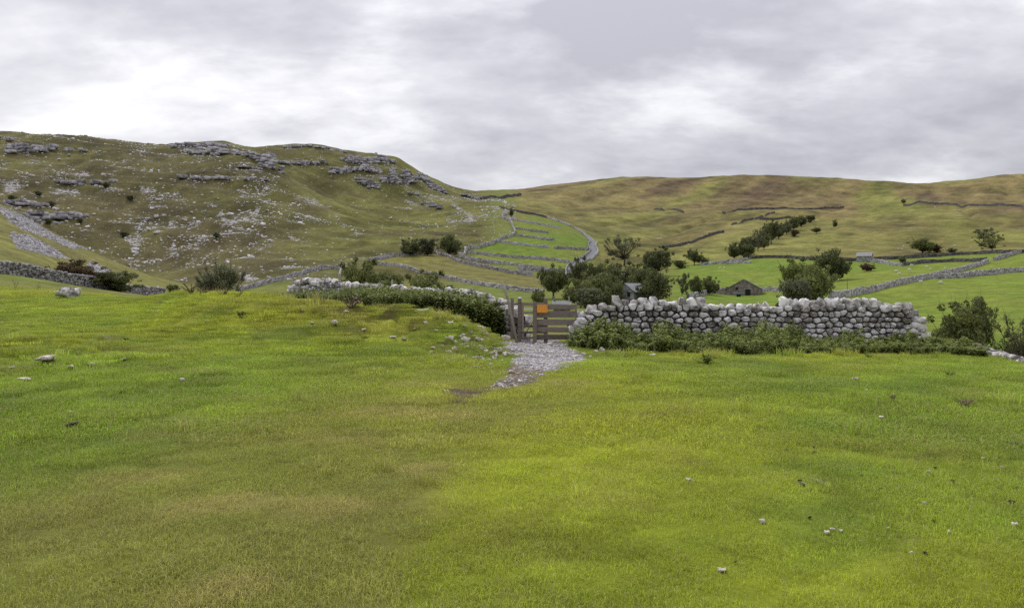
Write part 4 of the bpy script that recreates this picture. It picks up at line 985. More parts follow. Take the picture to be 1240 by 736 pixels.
def vegetation():
    T = tree
    T('thorn_bush', 'russet brown thorn bush behind the grey wall below the scree', 'bush', 92, 107, 315, 56, 'bush_a', 'leaf_russet')
    T('thorn_bush', 'dark green spreading thorn bush in front of the grey wall below the scree', 'bush', 142, 108, 328.5, 54, 'bush_b', 'leaf_dark')
    T('thorn_bush', 'tiny green bush at the foot of the grassy spur', 'bush', 209, 125, 344.5, 17, 'bush_b', 'leaf_dark')
    T('thorn_tree', 'sparse grey-green thorn tree behind the crest of the mound', 'tree', 268, 62, 318, 52, 'thorn', 'leaf_grey')
    G = 'three round trees by the meadow wall'
    T('field_tree', 'round green tree on the meadow wall, farthest from the dark tree', 'tree', 497, -310.5, 289, 27, 'bush_a', 'leaf_dark', G)
    T('field_tree', 'greyish loose tree on the meadow wall between two darker trees', 'tree', 518, -309.5, 288.5, 27, 'bush_b', 'leaf_grey', G)
    T('field_tree', 'dark lobed tree standing where the meadow wall meets the terraces', 'tree', 544, -310.5, 282.5, 29, 'oak_c', 'leaf_dark', G)
    G = 'bushes behind the left wall'
    T('sycamore_bush', 'tall rounded green bush behind the wall, beside the broken wall end', 'bush', 436, 115, 314, 54, 'bush_a', 'leaf', G)
    T('sycamore_bush', 'low rounded green bush behind the wall stake', 'bush', 466, 96, 329, 52, 'bush_b', 'leaf', G)
    T('sycamore_bush', 'low spreading bush behind the wall in front of the striped meadow', 'bush', 517, 88, 328, 54, 'bush_a', 'leaf', G)
    T('oak_tree', 'round dark tree standing alone in the meadow behind the gate', 'tree', 670, -362, 321, 40, 'oak_a', 'leaf_dark')
    T('thorn_bush', 'small green bush between the gate and the round meadow tree', 'bush', 652, 100, 350, 18, 'bush_a', 'leaf')
    G = 'clump of trees around the farmhouse'
    T('farm_tree', 'tree of the farm clump nearest the bend of the lane', 'tree', 708, 165, 311, 36, 'oak_b', 'leaf_dark', G)
    T('farm_tree', 'lower broad tree of the farm clump, facing the meadow', 'tree', 703, 118, 337, 44, 'bush_a', 'leaf', G)
    T('farm_tree', 'yellowish green tree at the middle front of the farm clump', 'tree', 728, 128, 330, 56, 'oak_c', 'leaf', G)
    T('farm_tree', 'pale low bush at the front of the farm clump', 'bush', 719, 98, 348, 48, 'bush_b', 'leaf_grey', G)
    T('farm_tree', 'dark tree at the back of the farm clump below the pale roof', 'tree', 737, 168, 315, 40, 'oak_a', 'leaf_dark', G)
    T('farm_tree', 'broad dark tree behind the grey farmhouse', 'tree', 758, 150, 318, 52, 'oak_b', 'leaf_dark', G)
    T('farm_tree', 'dark tree half hiding the grey farmhouse on the barn side', 'tree', 792, 98, 325, 42, 'oak_c', 'leaf_dark', G)
    T('farm_tree', 'dark filler tree beside the grey farmhouse gable', 'tree', 776, 140, 322, 40, 'oak_a', 'leaf_dark', G)
    T('farm_tree', 'dark tree between the pale bush and the grey farmhouse', 'tree', 743, 98, 337, 30, 'bush_a', 'leaf_dark', G)
    T('oak_tree', 'tall full tree behind the farm clump at the edge of the bright field', 'tree', 794, -334, 299, 38, 'oak_b', 'leaf_dark')
    T('ash_tree', 'airy grey-green tree with bare limbs beside the pale roof', 'tree', 756, -322, 286, 40, 'airy', 'leaf_grey')
    T('oak_tree', 'round tree at the far edge of the bright field beside two low bushes', 'tree', 841, -321, 301.5, 22, 'round_a', 'leaf_dark')
    T('thorn_bush', 'low dark bush beside the round tree, towards the farm clump', 'bush', 824, -325, 315, 20, 'bush_b', 'leaf_dark')
    T('thorn_bush', 'small dark bush at the start of the pale field wall', 'bush', 853, -320, 311.5, 11, 'bush_a', 'leaf_dark')
    T('ash_tree', 'slender loose tree beside the low wall of the barn field', 'tree', 826, -360, 331, 16, 'slim', 'leaf_grey')
    T('oak_tree', 'small round tree between the slender tree and its twin', 'tree', 842.5, -358.5, 334, 21, 'oak_c', 'leaf_dark')
    T('oak_tree', 'small round tree nearest the stone barn', 'tree', 859, -357, 334.5, 21, 'bush_a', 'leaf_dark')
    T('thorn_bush', 'low bush leaning on the small round tree by the barn', 'bush', 867, -355.5, 343, 10, 'bush_b', 'leaf_dark')
    T('oak_tree', 'large spreading tree rising behind the near wall', 'tree', 984, 105, 321, 54, 'oak_c', 'leaf')
    T('oak_tree', 'broad tree crown joined to the large spreading tree, towards the barn', 'tree', 972, 122, 312, 52, 'oak_b', 'leaf')
    T('oak_tree', 'lower pale-leaved tree in front of the large spreading tree', 'tree', 962, 92, 338, 44, 'bush_b', 'leaf_grey')
    T('oak_tree', 'dark full tree behind the large spreading tree', 'tree', 1008, -340, 300.5, 44, 'oak_c', 'leaf_dark')
    T('copper_shrub', 'dark copper-red round shrub alone in the bright field', 'bush', 1050, -328.5, 319, 18, 'bush_a', 'leaf_copper')
    G = 'trees of the wooded gully'
    o_ = 'second third fourth fifth sixth seventh eighth ninth tenth'.split()
    GL = ['bushy dark tree at the foot of the wooded moorland gully'] + ['%s tree up from the foot of the wooded moorland gully' % q for q in o_] + ['topmost small tree at the head of the wooded moorland gully', 'low dark bush filling in behind the second tree of the wooded gully']
    for i, (px, d, top, w, k, lf) in enumerate([(889, -314, 294, 18, 'bush_a', 'leaf_dark'), (900, -312, 288, 18, 'oak_c', 'leaf_dark'), (909, -309, 286, 18, 'bush_b', 'leaf_grey'), (918, -305, 277, 14, 'airy', 'leaf_grey'), (925, -302, 281, 18, 'bush_a', 'leaf_dark'),
                                                (934, -296, 266, 22, 'oak_a', 'leaf_dark'), (943, -290, 270, 18, 'oak_b', 'leaf_dark'), (952, -284, 268, 16, 'oak_c', 'leaf_grey'), (961, -279, 262, 16, 'bush_a', 'leaf_dark'), (971, -275, 261, 16, 'oak_c', 'leaf_dark'), (981, -270, 260.5, 14, 'bush_b', 'leaf_grey'), (905, -313, 296, 18, 'bush_b', 'leaf_dark')]):
        T('gully_tree', GL[i], 'tree', px, d, top, w, k, lf, G)
    T('thorn_tree', 'small dark tree alone on the moor above the bright field', 'tree', 989, -283, 275, 12, 'oak_a', 'leaf_dark')
    T('thorn_bush', 'brownish low thorn between the gully and the small dark moor tree', 'bush', 962, -287, 278, 13, 'thorn', 'leaf_russet')
    T('thorn_bush', 'tiny thorn bush on the moor above the small dark tree', 'bush', 1011, 560, 266, 6, 'bush_a', 'leaf_dark')
    T('field_tree', 'round green tree by the upper field wall beside a copper bush', 'tree', 1117, -307, 288, 30, 'oak_c', 'leaf')
    T('copper_shrub', 'copper bush against the round green tree by the upper field wall', 'bush', 1134, -306, 296.5, 16, 'bush_b', 'leaf_copper')
    T('thorn_tree', 'small bare-looking thorn between the copper bush and the tall loose tree', 'tree', 1152, -306.5, 300, 12, 'thorn', 'leaf_grey')
    T('ash_tree', 'tall loose tree standing on the upper field wall', 'tree', 1201, -306, 283, 28, 'airy', 'leaf')
    T('ash_tree', 'pale airy tree on the moor above the tall loose tree', 'tree', 1191, -293, 276.5, 26, 'airy', 'leaf_grey')
    T('thorn_bush', 'small yellow-green bush where two field walls meet', 'bush', 1092, -320.5, 311.5, 10, 'bush_b', 'leaf')
    T('thorn_bush', 'tiny dark thorn at the end of the high moorland wall', 'bush', 1094, hit(1094, 247, 450)[1], 241, 6, 'bush_a', 'leaf_dark')
    T('hawthorn', 'broad rounded hawthorn below the wall end', 'bush', 1164, 52, 366, 62, 'bush_a', 'leaf', 'hawthorns beyond the wall end')
    T('hawthorn', 'darker hawthorn behind the broad rounded hawthorn', 'bush', 1183, 58, 359.5, 44, 'oak_c', 'leaf_dark', 'hawthorns beyond the wall end')
    T('dead_thorn', 'half bare thorn with twisted branches beside the tumbled wall', 'tree', 1236, 33, 383, 52, 'bare', 'leaf_dark')
    T('thorn_bush', 'dark leafy bush around the foot of the half bare thorn', 'bush', 1236, 33.5, 402, 44, 'bush_a', 'leaf_dark')
    T('thorn_bush', 'tiny dark thorn at the top of the dale wall', 'bush', 619, 470, 251, 6, 'bush_a', 'leaf_dark')
    G = 'small thorns on the limestone hill'
    for px, py, w in ((46, 235, 9), (62, 247, 9), (128, 224, 10), (97, 268, 8), (150, 284, 14), (14, 240, 12), (262, 285, 10), (58, 268, 9), (158, 240, 10)):
        x, d = hit(px, py + 4, 250); T('thorn_bush', 'small dark thorn clinging to the limestone hillside', 'bush', px, d, py - 4, w, 'thorn', 'leaf_dark', G)
vegetation()

# ------------------------------------------------------------------ nettles and weeds
def leaf_quad(p, dirv, ln, wd, droop):
    dirv = Vector(dirv).normalized(); side = dirv.cross(Vector((0, 0, 1))).normalized()
    tip = p + dirv * ln + Vector((0, 0, -droop * ln)); mid = p + dirv * ln * .45 + Vector((0, 0, .06 * ln))
    return [p, mid + side * wd - Vector((0, 0, .12 * ln)), tip, mid - side * wd - Vector((0, 0, .12 * ln))]
def nettle_proto(seed):
    r = random.Random(seed); vs, fs, tn = [], [], []
    lean = Vector((r.uniform(-.12, .12), r.uniform(-.12, .12), 0))
    sv, sf = tube([(0, 0, 0), tuple(lean * .4 + Vector((0, 0, .5))), tuple(lean + Vector((0, 0, 1)))], [.010, .008, .004], 3)
    vs += [Vector(v) for v in sv]; fs += [f for f in sf if len(f) == 4]; tn += [.35] * len(sv); tn0 = len(sv)
    a = r.uniform(0, 6.28); z = .22
    while z < 1.0:
        p = lean * z + Vector((0, 0, z)); ln = (.205 - .10 * z) * r.uniform(.8, 1.25)
        for k in range(3):
            q = a + k * 2.09 + r.uniform(-.4, .4)
            i = len(vs); vs += leaf_quad(p, (math.cos(q), math.sin(q), r.uniform(-.1, .35)), ln, ln * .33, r.uniform(.15, .7)); fs.append((i, i + 1, i + 2, i + 3))
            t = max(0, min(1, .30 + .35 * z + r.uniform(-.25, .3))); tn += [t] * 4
        a += 1.1; z += r.uniform(.05, .085)
    return np.array([tuple(v) for v in vs]), np.array(fs), np.array(tn)
NET = [nettle_proto(s) for s in range(7)]
def bank(name, label, places, mat, cat, protos=NET):
    """places: (x, y, height)"""
    r = np.random.default_rng(len(places)); vs, fs, tn, off = [], [], [], 0
    xs = np.array([p[0] for p in places]); ys = np.array([p[1] for p in places]); zs = HT(xs, ys)
    for (x, y, h), z in zip(places, zs):
        v, f, t = protos[r.integers(len(protos))]; w = (h * .55 + .42) * r.uniform(.85, 1.2)
        m = rot(r.uniform(-.16, .16), r.uniform(-.16, .16), r.uniform(0, 6.28)) @ np.diag((w, w, h))
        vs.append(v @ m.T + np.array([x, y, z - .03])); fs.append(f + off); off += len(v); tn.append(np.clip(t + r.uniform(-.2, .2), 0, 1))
    o = mesh_obj(name, np.concatenate(vs), np.concatenate(fs), mat); point_float(o.data, 'tone', np.concatenate(tn))
    return tag(o, label, cat, kind='stuff')
def nettles():
    r = np.random.default_rng(41); pl = []
    for _ in range(1500):
        px = r.uniform(690, 1192); q = r.random()
        front = np.interp(px, [690, 705, 740, 900, 1100, 1150, 1192], [20.6, 19.9, 19.2, 18.7, 18.6, 18.4, 17.8]); back = np.interp(px, [690, 1122, 1140, 1192], [22.0, 22.3, 21.5, 19.2])
        d = front + (back - front) * q
        tp = np.interp(px, [690, 710, 730, 760, 830, 870, 900, 930, 960, 1000, 1060, 1120, 1140, 1170, 1192], [398, 395, 393, 395, 398, 395, 394, 396, 400, 404, 409, 410, 408, 415, 424]) + r.normal(0, 3.2) + 16 * fbm(np.array([px / 26]), np.array([1.]), 3)[0]
        x = (px - CX) / F * d; h = ZC + (HY - tp) / F * back - H1(x, d); h *= (.55 + .45 * q) if q < .6 else 1.0
        pl.append((x, d, float(np.clip(h * r.uniform(.8, 1.05), .22, 1.15))))
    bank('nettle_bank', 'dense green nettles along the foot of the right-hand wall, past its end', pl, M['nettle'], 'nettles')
    pl = []
    a, b = P3(348, 36.2), P3(613, 23.6); dv = Vector((b.x - a.x, b.y - a.y)).normalized(); nv = Vector((dv.y, -dv.x))
    for _ in range(2300):
        s = r.uniform(-2.2, 16.6) if r.random() < .75 else r.uniform(9, 16.6); q = r.random(); off = -.1 + 2.6 * q if s < 14.8 else .1 + 1.5 * q
        x, y = a.x + dv.x * s + nv.x * off, a.y + dv.y * s + nv.y * off; px = CX + F * x / y
        tp = np.interp(px, [320, 345, 360, 400, 440, 470, 500, 530, 560, 580, 595, 610, 620], [362, 357, 352, 350, 346, 346, 347, 347, 351, 356, 364, 377, 391]) + r.normal(0, 3.4)
        h = ZC + (HY - tp) / F * y - H1(x, y); h *= (1 - .22 * q)
        pl.append((x, y, float(np.clip(h * r.uniform(.78, 1.03), .25, 1.5))))
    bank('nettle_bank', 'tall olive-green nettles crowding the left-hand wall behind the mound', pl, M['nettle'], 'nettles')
    # dead docks and thistles
    def weed(seed, n=14, leafy=.4):
        q = random.Random(seed); vs, fs = [], []
        for _ in range(n):
            e = Vector((q.gauss(0, .35), q.gauss(0, .35), q.uniform(.5, 1)))
            v, f = tube([(q.uniform(-.1, .1), q.uniform(-.1, .1), -.05), tuple(e * .55 + Vector((q.gauss(0, .06), q.gauss(0, .06), 0))), tuple(e)], [.022, .018, .03], 4); o = len(vs); vs += v; fs += [tuple(i + o for i in t) for t in f]
            for _ in range(3):
                if q.random() < leafy:
                    p = e * q.uniform(.4, 1); i = len(vs); vs += [tuple(w) for w in leaf_quad(p, (q.gauss(0, 1), q.gauss(0, 1), .2), .28, .08, .5)]; fs.append((i, i + 1, i + 2, i + 3))
        return vs, fs
    for k, (px, py, w, h, mat, lab, g, cat) in enumerate([
        (1166, 493, 30, 11, 'weed', 'withered brown dock clump, the widest in the right pasture', None, 'weed'), (1081, 486, 15, 9, 'weed', 'small withered weed clump beside a single brown stalk', None, 'weed'), (1064, 495, 6, 13, 'weed', 'single upright brown dock stalk in the pasture', None, 'weed'),
        (856, 441, 34, 13, 'nettle', 'grey-green thistle clump in front of the nettle bank', None, 'weed'), (293, 386, 20, 9, 'nettle', 'low grey-green thistle on the flank of the mound', None, 'weed'),
        (18, 351, 8, 13, 'weed', 'brown dead dock stalk on the crest beside the boulder, farther from it', None, 'weed'), (46, 352, 8, 11, 'weed', 'brown dead dock stalk on the crest just beside the boulder', None, 'weed'),
        (232, 356, 26, 13, 'weed', 'pinkish dead weeds on the crest of the mound by the thorn tree', 'dead weeds on the mound crest', 'weed'), (246, 357, 16, 9, 'weed', 'pinkish dead weeds on the crest of the mound by the thorn tree', 'dead weeds on the mound crest', 'weed'), (272, 359, 18, 11, 'weed', 'pinkish dead weeds on the crest of the mound by the thorn tree', 'dead weeds on the mound crest', 'weed'),
        (288, 360, 12, 7, 'weed', 'pinkish dead weeds on the crest of the mound by the thorn tree', 'dead weeds on the mound crest', 'weed'), (425, 374, 30, 16, 'weed', 'tall pinkish dead grass heads among the nettles of the left wall', None, 'weed'),
        (985, 428, 12, 6, 'nettle', 'tiny weed tuft at the edge of the nettles', 'weed tufts before the nettles', 'weed'), (940, 428, 12, 6, 'nettle', 'tiny weed tuft at the edge of the nettles', 'weed tufts before the nettles', 'weed'), (1052, 433, 14, 6, 'nettle', 'tiny weed tuft at the edge of the nettles', 'weed tufts before the nettles', 'weed'), (1150, 455, 14, 5, 'nettle', 'tiny weed tuft at the edge of the nettles', 'weed tufts before the nettles', 'weed')]):
        x, d = hit(px, py, 3, 40); v, f = weed(500 + k, 16 if w > 10 else 5, .7 if mat == 'nettle' else .35)
        o = mesh_obj('dead_dock' if mat == 'weed' else 'thistle', v, f, M[mat]); o.location = (x, d, H1(x, d)); o.scale = (w / F * d * .75, w / F * d * .75, h / F * d)
        point_float(o.data, 'tone', np.random.default_rng(k).uniform(0, .7, len(v))); tag(o, lab, cat, g)
nettles()

# ------------------------------------------------------------------ the gate, its fence panel, posts and sign
def gate():
    d0 = 22.7
    def X(px, d=d0): return (px - CX) / F * d
    def Z(py, d=d0): return ZC + (HY - py) / F * d
    gz = H1(X(650), d0)
    def post(name, label, px, d, top, w, dep, mat='wood', cap=False):
        b = H1(X(px, d), d) ; h = Z(top, d) - b
        e = empty(name, (X(px, d), d, b)); tag(e, label, 'post', 'posts of the gateway')
        v, f = box(w, dep, h + .3, (0, 0, h / 2 - .15), .012, .004, int(px)); mesh_obj('shaft', v, f, M[mat], e)
        if cap:
            v, f = box(w * 1.05, dep * 1.05, .06, (0, 0, h + .025), .02); mesh_obj('cap', v, f, mat_noise('pale_cap', (.45, .45, .47), (.7, .7, .72), 9, .5), e)
        return e
    post('gate_post', 'short dark brown post between the wall end and the gate', 620.3, 23.2, 361, .10, .12)
    post('gate_post', 'weathered hinge post of the gate with a pale cap', 629.3, 22.75, 362, .115, .12, 'wood', True)
    # leaning pole
    b = Vector((X(626, 22.2), 22.2, H1(X(626, 22.2), 22.2))); t = Vector((X(607.5, 22.9), 22.9, Z(340, 22.9)))
    m = (b + t) / 2 + Vector((.035, 0, .02)); q = (b * .3 + t * .7) + Vector((.05, .0, 0))
    v, f = tube([tuple(p - b) for p in (b - (t - b) * .06, m, q, t)], [.045, .042, .038, .034], 8)
    o = mesh_obj('leaning_pole', v, f, M['wood_pale'], smooth=True); o.location = b; tag(o, 'long pale crooked pole leaning towards the wall beside the gate', 'pole')
    # hung gate
    g = empty('field_gate', (X(646), d0 + .06, gz)); tag(g, 'weathered wooden gate with a diagonal brace between the capped post and the fence panel', 'gate')
    def bar(name, p0, p1, w, dep, par, off, mat='wood', seed=0):
        p0, p1 = Vector(p0), Vector(p1); L_ = (p1 - p0).length
        v, f = box(dep, w, L_, (0, 0, 0), .007, .004, seed)
        o = mesh_obj(name, v, f, M[mat], par); o.location = (p0 + p1) / 2 - off; o.rotation_euler = (p1 - p0).to_track_quat('Z', 'Y').to_euler(); return o
    go = g.location.copy(); dg = d0 + .06
    def GP(px, py, dd=0): return Vector((X(px, dg), dg + dd, Z(py, dg)))
    def hbar(name, px0, px1, py0, py1, par, off, dd=0, th=.03, seed=0, mat='wood', tilt=0.0, dref=None):
        dr = dref or dg
        x0, x1 = X(px0, dr), X(px1, dr); zc = (Z(py0, dr) + Z(py1, dr)) / 2; hh = abs(Z(py0, dr) - Z(py1, dr))
        v, f = box(x1 - x0, th, hh, (0, 0, 0), .006, .006, seed)
        o = mesh_obj(name, v, f, M[mat], par); o.location = Vector(((x0 + x1) / 2, dr + dd, zc)) - off; o.rotation_euler = (0, tilt, 0); return o
    hbar('rail', 631, 661, 366.2, 370, g, go, .0, .035, 1, 'wood_pale')
    hbar('rail', 631, 661, 377.2, 379.6, g, go, .0, .03, 2, 'wood_pale'); hbar('rail', 631, 661, 393.6, 396.2, g, go, .0, .03, 3); hbar('rail', 629, 662, 401.2, 403.4, g, go, .0, .03, 4); hbar('rail', 628, 663, 407.8, 410.5, g, go, .0, .035, 5)
    bar('stile', GP(633, 411), GP(633, 366), .03, .07, g, go, 'wood_pale', 6); bar('stile', GP(660, 411), GP(660, 366), .03, .07, g, go, 'wood', 7)
    bar('brace', GP(635, 405, -.032), GP(659, 369, -.032), .02, .075, g, go, 'wood', 8)
    hbar('latch_bar', 622, 629, 367, 369.5, g, go, .02, .03, 9)
    # fixed fence panel
    df = d0 - .32; fo = Vector((X(648, df), df, H1(X(648, df), df))); p = empty('fence_panel', fo); tag(p, 'fixed panel of five rough weathered planks from the gate to the right-hand wall', 'fence')
    for k, (y0, y1, xa, xb) in enumerate(((368.5, 374.4, 646, 698.5), (376.8, 384.4, 646.5, 699), (386.6, 393.6, 646.5, 697), (396.2, 402.2, 646, 693), (405.2, 411.0, 646.5, 690))):
        hbar('plank', xa, xb, y0, y1, p, fo, .0, .03, 20 + k, 'wood', (.012, -.01, .004, .014, -.006)[k], df)
    for k, (px, top, bot, dd, w) in enumerate(((647.6, 366, 416, -.055, .115), (660.8, 361, 415, .075, .115), (697.5, 366, 405, .06, .05))):
        x = X(px, df); zb = min(H1(x, df), Z(bot, df)) - .2; zt = Z(top, df); v, f = box(w, .09, zt - zb, (0, 0, 0), .01, .006, 40 + k)
        o = mesh_obj('post', v, f, M['wood' if k < 2 else 'wood_pale'], p); o.location = Vector((x, df + dd, (zt + zb) / 2)) - fo
    # sign
    m_, nt, out = new_mat('orange_sign'); tc = N(nt, 'ShaderNodeTexCoord').outputs['Generated']
    mp = N(nt, 'ShaderNodeMapping', ins={'Vector': tc, 'Scale': (9, 1, 5.5)}).outputs[0]
    n1 = N(nt, 'ShaderNodeTexNoise', ins={'Vector': mp, 'Scale': 1.6, 'Detail': 4.0}).outputs[0]
    c = ramp(nt, n1, [(.40, (.62, .22, .02)), (.55, (.80, .34, .035)), (.70, (.85, .42, .10))]); principled(nt, out, c, .45, .4)
    ds = df - .125; v, f = box(X(663, ds) - X(650.2, ds), .012, Z(369, ds) - Z(378.6, ds), (0, 0, 0), .003)
    s = empty('notice_sign', (X(656.6, ds), ds, Z(373.8, ds))); tag(s, 'small orange notice board fixed to the top planks of the fence panel', 'sign')
    mesh_obj('board', v, f, m_, s)
    for k, (qx, qz) in enumerate(((-.13, .09), (.13, .09), (-.13, -.09), (.13, -.09))):
        v, f = tube([(qx, -.012, qz), (qx, .0, qz)], [.008, .008], 8); mesh_obj('screw', v, f, M['wood'], s)
    # distant pale field gate seen through the bars
    dd = 60.0; z0 = H1(X(640, dd), dd); e = empty('metal_gate', (X(640, dd), dd, z0)); tag(e, 'pale metal field gate farther down the track, seen through the wooden gate', 'gate')
    mm = mat_noise('galvanised', (.50, .50, .51), (.66, .66, .67), 4, .45)
    hh = 1.15
    for k in range(5):
        v, f = tube([(-.9, 0, .12 + hh * k / 4 * .95), (1.5, 0, .12 + hh * k / 4 * .95)], [.04, .04], 6); mesh_obj('rail', v, f, mm, e)
    for x in (-.9, 1.5):
        v, f = tube([(x, 0, -.1), (x, 0, 1.3)], [.06, .06], 6); mesh_obj('upright', v, f, mm, e)
    # stakes at the left wall
    for k, (px, d, y0, y1, pl, lab) in enumerate(((353, 36.6, 336, 352, 4, 'thin leaning stake at the far end of the left wall'), (362, 35.2, 333, 358, 6, 'taller leaning stake just in front of the left wall end'), (475, 29.7, 338.5, 356, -1, 'upright stake stub against the middle of the left wall'))):
        b = Vector((X(px - pl / 2, d), d, H1(X(px, d), d) + .0)); t = Vector((X(px + pl / 2 + .5, d), d, Z(y0, d)))
        v, f = tube([(0, 0, -.2), tuple((t - b) * .5), tuple(t - b)], [.05, .045, .04], 7); o = mesh_obj('stake', v, f, M['wood_pale'], smooth=True); o.location = b; tag(o, lab, 'stake')
gate()

# ------------------------------------------------------------------ buildings, poles, sheep
STONEWORK = mat_rock('barn_stone', (.10, .085, .075), (.17, .145, .13), (.27, .24, .22), 1.8, .6)
SLATE = mat_noise('stone_slate', (.16, .145, .14), (.27, .25, .24), 2.2, .8, .5, .05)
PALEROOF = mat_noise('pale_slate', (.24, .245, .26), (.36, .365, .385), 1.6, .6, .3, .03)
RENDER = mat_rock('pale_render', (.14, .14, .145), (.27, .27, .285), (.46, .46, .48), 1.2, .4)
DARK = mat_noise('dark_opening', (.010, .010, .011), (.02, .02, .02), 3)
def house(name, label, px, d, W_, D_, eave, ridge, rz, wallm, roofm, openings=(), chimneys=(), lean=None, cat='building', sink=.3):
    """ridge along local y; gable (width W_) faces local -y"""
    x = (px - CX) / F * d; e = empty(name, (x, d, H1(x, d) - sink), rz); tag(e, label, cat)
    w, dp = W_ / 2, D_ / 2
    v = [(-w, -dp, -1), (w, -dp, -1), (w, dp, -1), (-w, dp, -1), (-w, -dp, eave), (w, -dp, eave), (w, dp, eave), (-w, dp, eave), (0, -dp, ridge), (0, dp, ridge)]
    f = [(0, 1, 5, 8, 4), (2, 3, 7, 9, 6), (1, 2, 6, 5), (3, 0, 4, 7)]
    o = mesh_obj('wall', v, f, wallm, e)
    sl = math.atan2(ridge - eave, w); L_ = math.hypot(ridge - eave, w) + .35; rf = empty('roof', (0, 0, 0)); rf.parent = e
    n = 7
    for s in (-1, 1):     # slate courses overlap up each slope
        for k in range(n):
            a0, a1 = k / n, (k + 1.25) / n
            if k == n - 1: a1 = 1.0
            vv = []
            for a, up in ((a0, .16), (a1, .07)):
                q = L_ * (1 - a); xx = s * q * math.cos(sl); zz = ridge - q * math.sin(sl)
                for yy in (-dp - .2, dp + .2): vv += [(xx, yy, zz + up), (xx, yy, zz + up - .08)]
            mesh_obj('slate_course', vv, [(0, 2, 6, 4), (1, 5, 7, 3), (0, 1, 3, 2), (4, 6, 7, 5), (0, 4, 5, 1), (2, 3, 7, 6)], roofm, rf)
    for k, (face, u, z0, ww, hh) in enumerate(openings):
        nm = 'door' if z0 < .2 else 'window'
        vv, ff = box(ww, .12, hh); q = mesh_obj(nm, vv, ff, DARK, e)
        q.location = (u, -dp - .0, z0 + hh / 2) if face == 'g' else (w if face == 'r' else -w, u, z0 + hh / 2); q.rotation_euler = (0, 0, 0 if face == 'g' else math.pi / 2)
        vv, ff = box(ww + .5, .2, .22); l = mesh_obj('lintel', vv, ff, M['farwall'], q); l.location = (0, 0, hh / 2 + .1)
    for (u, cs) in chimneys:
        vv, ff = box(cs, cs * 1.2, 1.1, (0, 0, 0), .03); c = mesh_obj('chimney', vv, ff, wallm, e); c.location = (0, u, ridge + .15)
    if lean:
        lw, le, lr = lean      # lean-to on the left side
        vv = [(-w - lw, -dp + .3, -1), (-w + .05, -dp + .3, -1), (-w + .05, dp - .3, -1), (-w - lw, dp - .3, -1), (-w - lw, -dp + .3, le), (-w + .05, -dp + .3, lr), (-w + .05, dp - .3, lr), (-w - lw, dp - .3, le)]
        mesh_obj('lean_to', vv, [(0, 1, 5, 4), (2, 3, 7, 6), (3, 0, 4, 7), (4, 5, 6, 7)], wallm, e)
    return e
def buildings():
    house('stone_barn', 'low brown stone barn with a wide gable in the bright field', 902, 188, 8.2, 12, 1.7, 4.0, math.radians(-20), STONEWORK, SLATE, (('g', 1.0, .1, 1.2, 1.5), ('g', -1.6, 1.5, .5, .6)), lean=(2.6, .9, 2.2), cat='barn')
    house('field_barn', 'tiny pale stone barn on the boundary wall below the moor', 1047, 276, 4.2, 5, 2.4, 3.7, math.radians(58), M['farwall'], PALEROOF, (('g', 0, .1, 1.1, 1.7),), cat='barn')
    house('farmhouse', 'grey-white farmhouse half hidden in the tree clump', 765.5, 101, 2.6, 4.4, 3.0, 4.0, math.radians(-35), RENDER, PALEROOF, (('g', -.6, 2.3, .4, .6), ('g', .6, 2.3, .4, .6)), (), cat='house')
    house('cottage', 'cottage roof with two chimneys showing above the fence panel', 680, 96, 3.0, 2.1, .8, 1.55, math.radians(88), STONEWORK, PALEROOF, (), ((-.95, .2), (.95, .2)), cat='house')
    house('outbuilding', 'pale roofed building behind the tree clump below the airy tree', 760, 226, 5.5, 6, 2.2, 3.6, math.radians(75), RENDER, mat_noise('pinkish_roof', (.36, .32, .31), (.50, .46, .45), 1.6, .7), (('g', 0, 1.0, .7, .8),))
    # pole with a small board, and a thin pole
    x, d = (810.8 - CX) / F * 120, 120; z = H1(x, d); e = empty('sign_post', (x, d, z)); tag(e, 'thin post with a small dark board standing in the barn field', 'sign post')
    zt = ZC + (HY - 347) / F * d - z
    v, f = tube([(0, 0, -.2), (0, 0, zt)], [.05, .045], 6); mesh_obj('pole', v, f, M['wood'], e); v, f = box(.95, .06, .3, (0, -.03, zt), .02); mesh_obj('board', v, f, DARK, e)
    x, d = (1026 - CX) / F * 150, 150; z = H1(x, d); zt = ZC + (HY - 337) / F * d - z
    v, f = tube([(0, 0, -.3), (0, 0, zt)], [.09, .06], 6); o = mesh_obj('wooden_pole', v, f, M['wood']); o.location = (x, d, z); tag(o, 'slim wooden pole beside the dark full tree in the bright field', 'pole')
    # low trailer by the barn
    x, d = (894.5 - CX) / F * 176, 176; z = H1(x, d); e = empty('farm_trailer', (x, d, z + .0), .1); tag(e, 'small blue-grey farm trailer parked in front of the stone barn', 'trailer')
    v, f = box(2.2, 1.2, .5, (0, 0, .75), .04); mesh_obj('body', v, f, mat_noise('trailer_paint', (.10, .15, .16), (.16, .22, .23), 2, .5), e)
    for s in (-.6, .6):
        v, f = tube([(0, s - .08, .3), (0, s + .08, .3)], [.3, .3], 12); mesh_obj('wheel', v, f, DARK, e)
    v, f = box(.9, .08, .08, (1.5, 0, .5)); mesh_obj('drawbar', v, f, DARK, e)
buildings()

